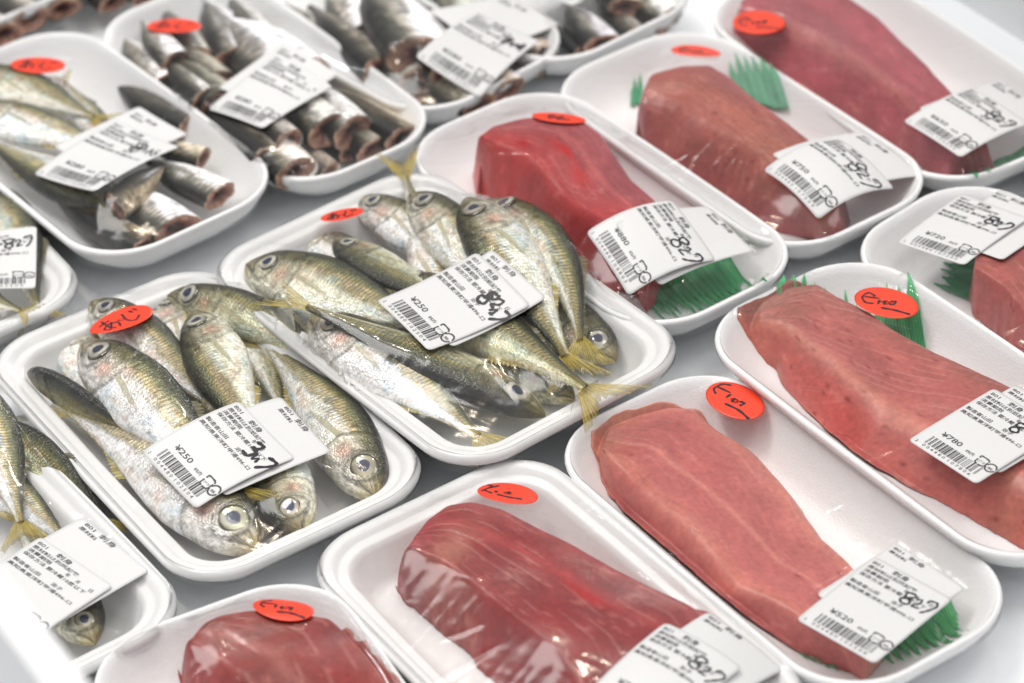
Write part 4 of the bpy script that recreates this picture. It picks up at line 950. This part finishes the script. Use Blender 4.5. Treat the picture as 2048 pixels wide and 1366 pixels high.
f('T12', (-30, 380), (80, 640), 1, (.022, .020), 15, 0.28, .2, .4, 'olive grey horse mackerel beside a label in the pack at the photo edge', G4)
f('T12', (-140, 560), (62, 628), 1, (.022, .028), 15, .24, .0, .5, 'dark horse mackerel with bright yellow tail over the rim at the photo edge', G4)

# ------------------------------------------------------------------ headless fish
c = make_cut
G5 = 'fish in the pack beside the photo edge with the 280 yen label'
f('T13', (-60, 145), (215, 245), 1, (.022, .020), 10, .30, .1, .4, 'grey backed fish lying above a whiter one, near the oval sticker', G5)
f('T13', (-70, 215), (260, 320), 1, (.026, .020), 0, .30, .1, .1, 'white bellied fish with blue grey back lying lengthwise above the label', G5)
f('T13', (240, 420), (-60, 265), 1, (.020, .020), 0, .24, .0, .2, 'pale fish with yellow fins disappearing under the lower label corner', G5, eyes=False)
f('T13', (215, 290), (120, 150), -1, (.014, .018), 0, .24, .0, .1, 'pale fish whose yellow tail sticks out beside the red oval sticker', G5, eyes=False)
c('T13', (392, 250), (230, 165), 1, (.015, .012), 0, .30, .1, .6, 'round grey fish end beside the upper corner of the 280 yen label', G5, tone=(.7, .7, .75))
c('T13', (285, 498), (110, 395), 1, (.015, .013), 20, .25, .0, .8, 'brown headless fish lying against the lowest tray corner', G5, tone=(1.1, .85, .6))
c('T13', (356, 462), (215, 365), 1, (.018, .016), 0, .34, .0, .0, 'middle one of three silver fish stubs along the tray end', G5, tone=(1.15, 1.15, 1.2))
c('T13', (440, 392), (290, 320), 1, (.018, .018), 0, .32, .0, .1, 'silver fish stub with yellowish cut face at the wide tray end', G5, tone=(1.1, 1.12, 1.15))
c('T13', (405, 318), (300, 290), 1, (.022, .018), -10, .34, .0, .4, 'headless fish turned so its hollow brown opening shows beside the label', G5, tone=(.9, .8, .65))
c('T13', (232, 412), (330, 330), 1, (.028, .024), 30, .30, .0, .9, 'dark wet fish end under the lower edge of the label', G5, tone=(.6, .5, .4))
G6 = 'headless fish in the crowded pack'
T14c = [
 ((432, 178), (290, 60), 1, (.018, .014), .28, .8, (.85, .8, .75), 'dark headless fish beneath the red sticker in the crowded pack'),
 ((330, 175), (250, 80), 1, (.020, .016), .34, .1, (1.1, 1.08, 1.1), 'silver violet fish stub nearest the red sticker in the crowded pack'),
 ((480, 120), (415, 0), 1, (.018, .014), .30, .1, (1.1, 1.1, 1.2), 'pale fish stub standing upright at the top of the crowded pack'),
 ((590, 165), (440, 35), 1, (.024, .018), .34, .2, (1.2, 1.2, 1.3), 'white bellied headless fish reaching the upper label of the crowded pack'),
 ((450, 215), (310, 100), 1, (.022, .018), .28, .8, (.8, .78, .7), 'olive black headless fish running under the crowded pack label'),
 ((530, 300), (285, 125), -1, (.013, .011), .18, .6, (.95, .85, .8), 'longest brownish headless fish lying along the side of the crowded pack'),
 ((805, 278), (620, 165), 1, (.016, .014), .22, .9, (1.0, .85, .7), 'slim brown headless fish ending nearest the rounded tray corner'),
 ((745, 300), (640, 205), 1, (.014, .012), .28, .8, (.9, .85, .8), 'grey fish stub lying beside the slim brown one'),
 ((655, 262), (560, 170), 1, (.024, .020), .32, .4, (1.0, 1.0, 1.0), 'headless fish with open brown belly cavity below the label'),
 ((655, 345), (560, 265), 1, (.012, .012), .28, .8, (.9, .8, .78), 'dull brown fish stub tucked beside the big silver stub'),
 ((590, 345), (480, 235), 1, (.022, .020), .34, .0, (1.15, 1.1, 1.05), 'big silver fish stub with round brown cut face at the tray end'),
 ((440, 238), (318, 122), 1, (.015, .012), .26, .5, (1.0, .95, .95), 'greyish headless fish lying over the longest brownish one'),
 ((705, 265), (585, 150), 1, (.022, .018), .27, .3, (1.05, 1.05, 1.1), 'blue grey headless fish beside the label of the crowded pack'),
 ((545, 318), (400, 200), 1, (.022, .018), .27, .7, (1.0, .88, .8), 'brown grey headless fish partly under the big silver stub'),
 ((410, 202), (322, 112), 1, (.025, .018), .25, .2, (1.1, 1.1, 1.15), 'pale violet fish stub resting on olive black ones, crowded pack'),
 ((490, 272), (395, 188), 1, (.020, .015), .24, .8, (.9, .82, .75), 'dark brown headless fish under the lower label edge, crowded pack'),
 ((575, 285), (470, 190), 1, (.026, .022), .24, .6, (.95, .9, .9), 'grey brown stub wedged under the label just above the big silver one'),
 ((700, 300), (600, 215), 1, (.012, .012), .25, .9, (.85, .75, .7), 'deepest brown fish stub between the cavity fish and the rim'),
 ((350, 128), (285, 45), 1, (.026, .022), .26, .1, (1.2, 1.2, 1.25), 'bright stub just below the red sticker, crowded pack'),
 ((530, 95), (460, -5), 1, (.018, .016), .26, .6, (.9, .9, .95), 'slate grey headless fish behind the white bellied one'),
 ((395, 120), (330, 20), 1, (.018, .016), .30, .6, (.9, .88, .85), 'short dark fish stub behind the red sticker of the crowded pack'),
]
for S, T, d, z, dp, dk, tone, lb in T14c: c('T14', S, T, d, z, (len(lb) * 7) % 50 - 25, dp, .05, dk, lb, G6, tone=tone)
G7 = 'silver headless fish in the pack with the thick black date'
T15c = [
 ((690, 110), (570, 10), 1, (.016, .012), .26, .1, (1.1, 1.1, 1.15), 'pale headless fish along the near side of the thick dated pack'),
 ((735, 75), (660, -40), 1, (.022, .018), .30, .0, (1.3, 1.3, 1.35), 'small white fish stub behind a yellow fin in the thick dated pack'),
 ((850, 118), (740, -40), 1, (.028, .020), .34, .0, (1.35, 1.35, 1.4), 'bright white fish stub with brown hollow opening beside the thick dated label'),
 ((830, 175), (660, 50), 1, (.016, .014), .26, .4, (1.0, .95, .9), 'grey brown headless fish below the bright white stub'),
 ((800, 60), (700, -60), -1, (.014, .012), .28, .7, (.9, .9, .9), 'dark backed fish stub between two white ones'),
 ((950, 70), (850, -50), 1, (.020, .016), .30, .4, (1.0, 1.05, 1.0), 'grey green fish end meeting the upper label corner of the thick dated pack'),
 ((955, 212), (840, 150), 1, (.018, .016), .34, .1, (1.2, 1.15, 1.0), 'headless fish with yellowish brown cavity over the tray rim'),
 ((1015, 180), (900, 90), 1, (.018, .016), .28, .5, (1.0, .9, .85), 'brown fish stub under the lower label edge of the thick dated pack'),
 ((1085, 120), (990, 40), 1, (.016, .014), .30, .5, (1.0, .88, .8), 'brown fish stub by the rounded end of the thick dated pack'),
 ((770, 150), (620, 15), 1, (.020, .016), .26, .3, (1.15, 1.1, 1.1), 'pinkish silver headless fish along the near rim of the thick dated pack'),
 ((905, 150), (800, 30), 1, (.022, .018), .28, .5, (1.0, .95, .9), 'grey headless fish disappearing beneath the thick dated label'),
]
for S, T, d, z, dp, dk, tone, lb in T15c: c('T15', S, T, d, z, (len(lb) * 7) % 50 - 25, dp, .05, dk, lb, G7, tone=tone)
G8 = 'headless fish in the pack above the tuna trays'
for S, T, d, z, dp, dk, tone, lb in [
 ((1205, 88), (1130, 5), 1, (.018, .016), .38, .0, (1.1, 1.1, 1.2), 'squarish silver fish stub with brown cut face, nearest the tray corner'),
 ((1170, 108), (1090, 40), 1, (.013, .012), .30, .9, (.7, .7, .8), 'blackish fish stub under the squarish silver one'),
 ((1270, 75), (1190, 0), 1, (.014, .012), .30, .7, (.9, .85, .85), 'dark grey fish stub between the squarish stub and a white patched one'),
 ((1335, 40), (1230, -40), 1, (.018, .016), .30, .2, (1.1, 1.1, 1.1), 'fish stub with a white patch near the far rim'),
 ((1250, 15), (1170, -60), 1, (.022, .018), .30, .4, (1.0, .95, .75), 'yellowish fish stub at the top edge of the photo')]:
    c('T16', S, T, d, z, (len(lb) * 7) % 50 - 25, dp, .05, dk, lb, G8, tone=tone)
for S, T, d, z, dp, dk, tone, lb in [
 ((125, 18), (30, -60), 1, (.016, .014), .30, .7, (1.0, .85, .75), 'brown fish stub at the rim of the top corner pack'),
 ((60, 38), (-40, -30), 1, (.018, .014), .32, .7, (.85, .8, .8), 'dark fish stub in the very corner of the photo'),
 ((10, 70), (-90, 0), 1, (.016, .014), .30, .5, (1.0, .9, .85), 'greyish fish stub cut by the photo edge in the top corner pack')]:
    c('T17', S, T, d, z, 0, dp, .05, dk, lb, 'headless fish in the top corner pack', tone=tone)
for S, T, d, z, dp, dk, tone, lb in [
 ((225, 5), (150, -60), 1, (.018, .016), .32, .6, (1.1, .85, .7), 'blurred brown fish stub touching the top photo edge'),
 ((290, -8), (210, -70), 1, (.018, .016), .30, .6, (.9, .85, .8), 'blurred grey fish stub just above the red sticker pack')]:
    c('T19', S, T, d, z, 0, dp, .05, dk, lb, 'headless fish behind the crowded pack', tone=tone)

# ------------------------------------------------------------------ film, labels, stickers
for t in TR.values(): relax_film(t)
B = 'back'; FR = 'front'
label_on('T1', [(986, 496), (1091, 600), (905, 700), None], B, back_at=(.08, .07), name_label='lower label peeping out, reading 801')
label_on('T1', [(958, 502), (1046, 613), (852, 723), (769, 600)], FR, '250', '2004480102504', 'over', lift=.0006)
label_on('T2', [(562, 795), (663, 905), None, None], B, back_at=(.16, .05))
label_on('T2', [(479, 806), (587, 920), (389, 1028), (292, 908)], FR, '250', '2004480102504', 'three', lift=.0006)
label_on('T6', [(1420, 418), (1507, 500), None, None], B, back_at=(.16, .06))
label_on('T6', [(1340, 420), (1437, 522), (1258, 594), (1172, 468)], FR, '880', '2004480108803', 'eight', lift=.0006)
label_on('T7', [(1735, 262), (1843, 342), (1655, 428), None], B, back_at=(.10, .10))
label_on('T7', [(1668, 285), (1790, 388), (1635, 443), (1537, 346)], FR, '750', '2004480107509', 'eight', lift=.0006)
label_on('T8', [(1998, 160), (2105, 230), None, None], B, back_at=(.06, .08))
label_on('T8', [(1940, 180), (2050, 252), (1922, 322), (1816, 244)], FR, '650', '2004480106502', 'eight', lift=.0006)
label_on('T9', [(2010, 385), (2120, 430), None, None], B, back_at=(.02, .08))
label_on('T9', [(1935, 395), (2045, 440), (1910, 530), (1812, 492)], FR, '720', '2004480107202', 'eight', lift=.0006)
label_on('T4', [(1790, 1090), (1938, 1176), None, (1629, 1186)], B, back_at=(.04, .08))
label_on('T4', [(1748, 1121), (1904, 1202), (1748, 1336), (1596, 1238)], FR, '520', '2004480105208', 'eight', lift=.0006)
label_on('T5', [(2040, 770), (2150, 850), (2000, 952), None], B, back_at=(.04, .08))
label_on('T5', [(1990, 772), (2108, 868), (1951, 981), (1831, 882)], FR, '780', '2004480107806', 'part', lift=.0006)
label_on('T3', [(1425, 1232), (1560, 1330), None, None], B, back_at=(.06, .06))
label_on('T3', [(1335, 1243), (1470, 1345), (1320, 1500), (1180, 1392)], FR, '780', '2004480107806', 'eight', lift=.0006)
label_on('T11', [(165, 1034), (300, 1142), None, None], B, back_at=(.10, .05))
label_on('T11', [(62, 1075), (202, 1192), (62, 1290), (-50, 1180)], FR, '250', '2004480102504', None, lift=.0006)
label_on('T12', [(-60, 465), (33, 472), (43, 580), (-50, 585)], FR, '250', '2004480102504', 'eight', lift=.0006)
label_on('T13', [(280, 212), (369, 271), None, (113, 294)], B, back_at=(.10, .12))
label_on('T13', [(240, 240), (340, 300), (190, 397), (83, 346)], FR, '280', '2004480102801', 'ten', lift=.0006)
label_on('T14', [(565, 90), (680, 158), None, (433, 172)], B, back_at=(.10, .12))
label_on('T14', [(558, 118), (662, 176), (529, 262), (414, 222)], FR, '280', '2004480102801', None, lift=.0006)
label_on('T15', [(1010, -12), (1120, 48), None, None], B, back_at=(.10, .12))
label_on('T15', [(975, 30), (1075, 82), (947, 198), (833, 150)], FR, '280', '2004480102801', 'thick', lift=.0006)
label_on('T16', [(1170, -120), (1290, -60), (1140, 18), (1040, -30)], FR, '280', '2004480102801', None, lift=.0006)
sticker_on('T1', (641, 438), (727, 422), 'aji', .62)
sticker_on('T2', (183, 668), (302, 617), 'aji', .62)
sticker_on('T3', (957, 978), (1074, 1001), 'hi3', .68)
sticker_on('T4', (1424, 770), (1517, 834), 'hi2', .68)
sticker_on('T5', (1712, 588), (1834, 626), 'hi1', .68)
sticker_on('T6', (1064, 232), (1172, 244), 'hi1', .34)
sticker_on('T7', (1344, 97), (1440, 111), 'hi1', .60)
sticker_on('T8', (1468, 40), (1568, 53), 'hi1', .70)
sticker_on('T10', (509, 1207), (626, 1230), 'hi2', .62)
sticker_on('T13', (22, 128), (131, 134), 'aji', .62)
sticker_on('T14', (295, 52), (402, 56), 'aji', .62)
for t in TR.values(): build_film(t)
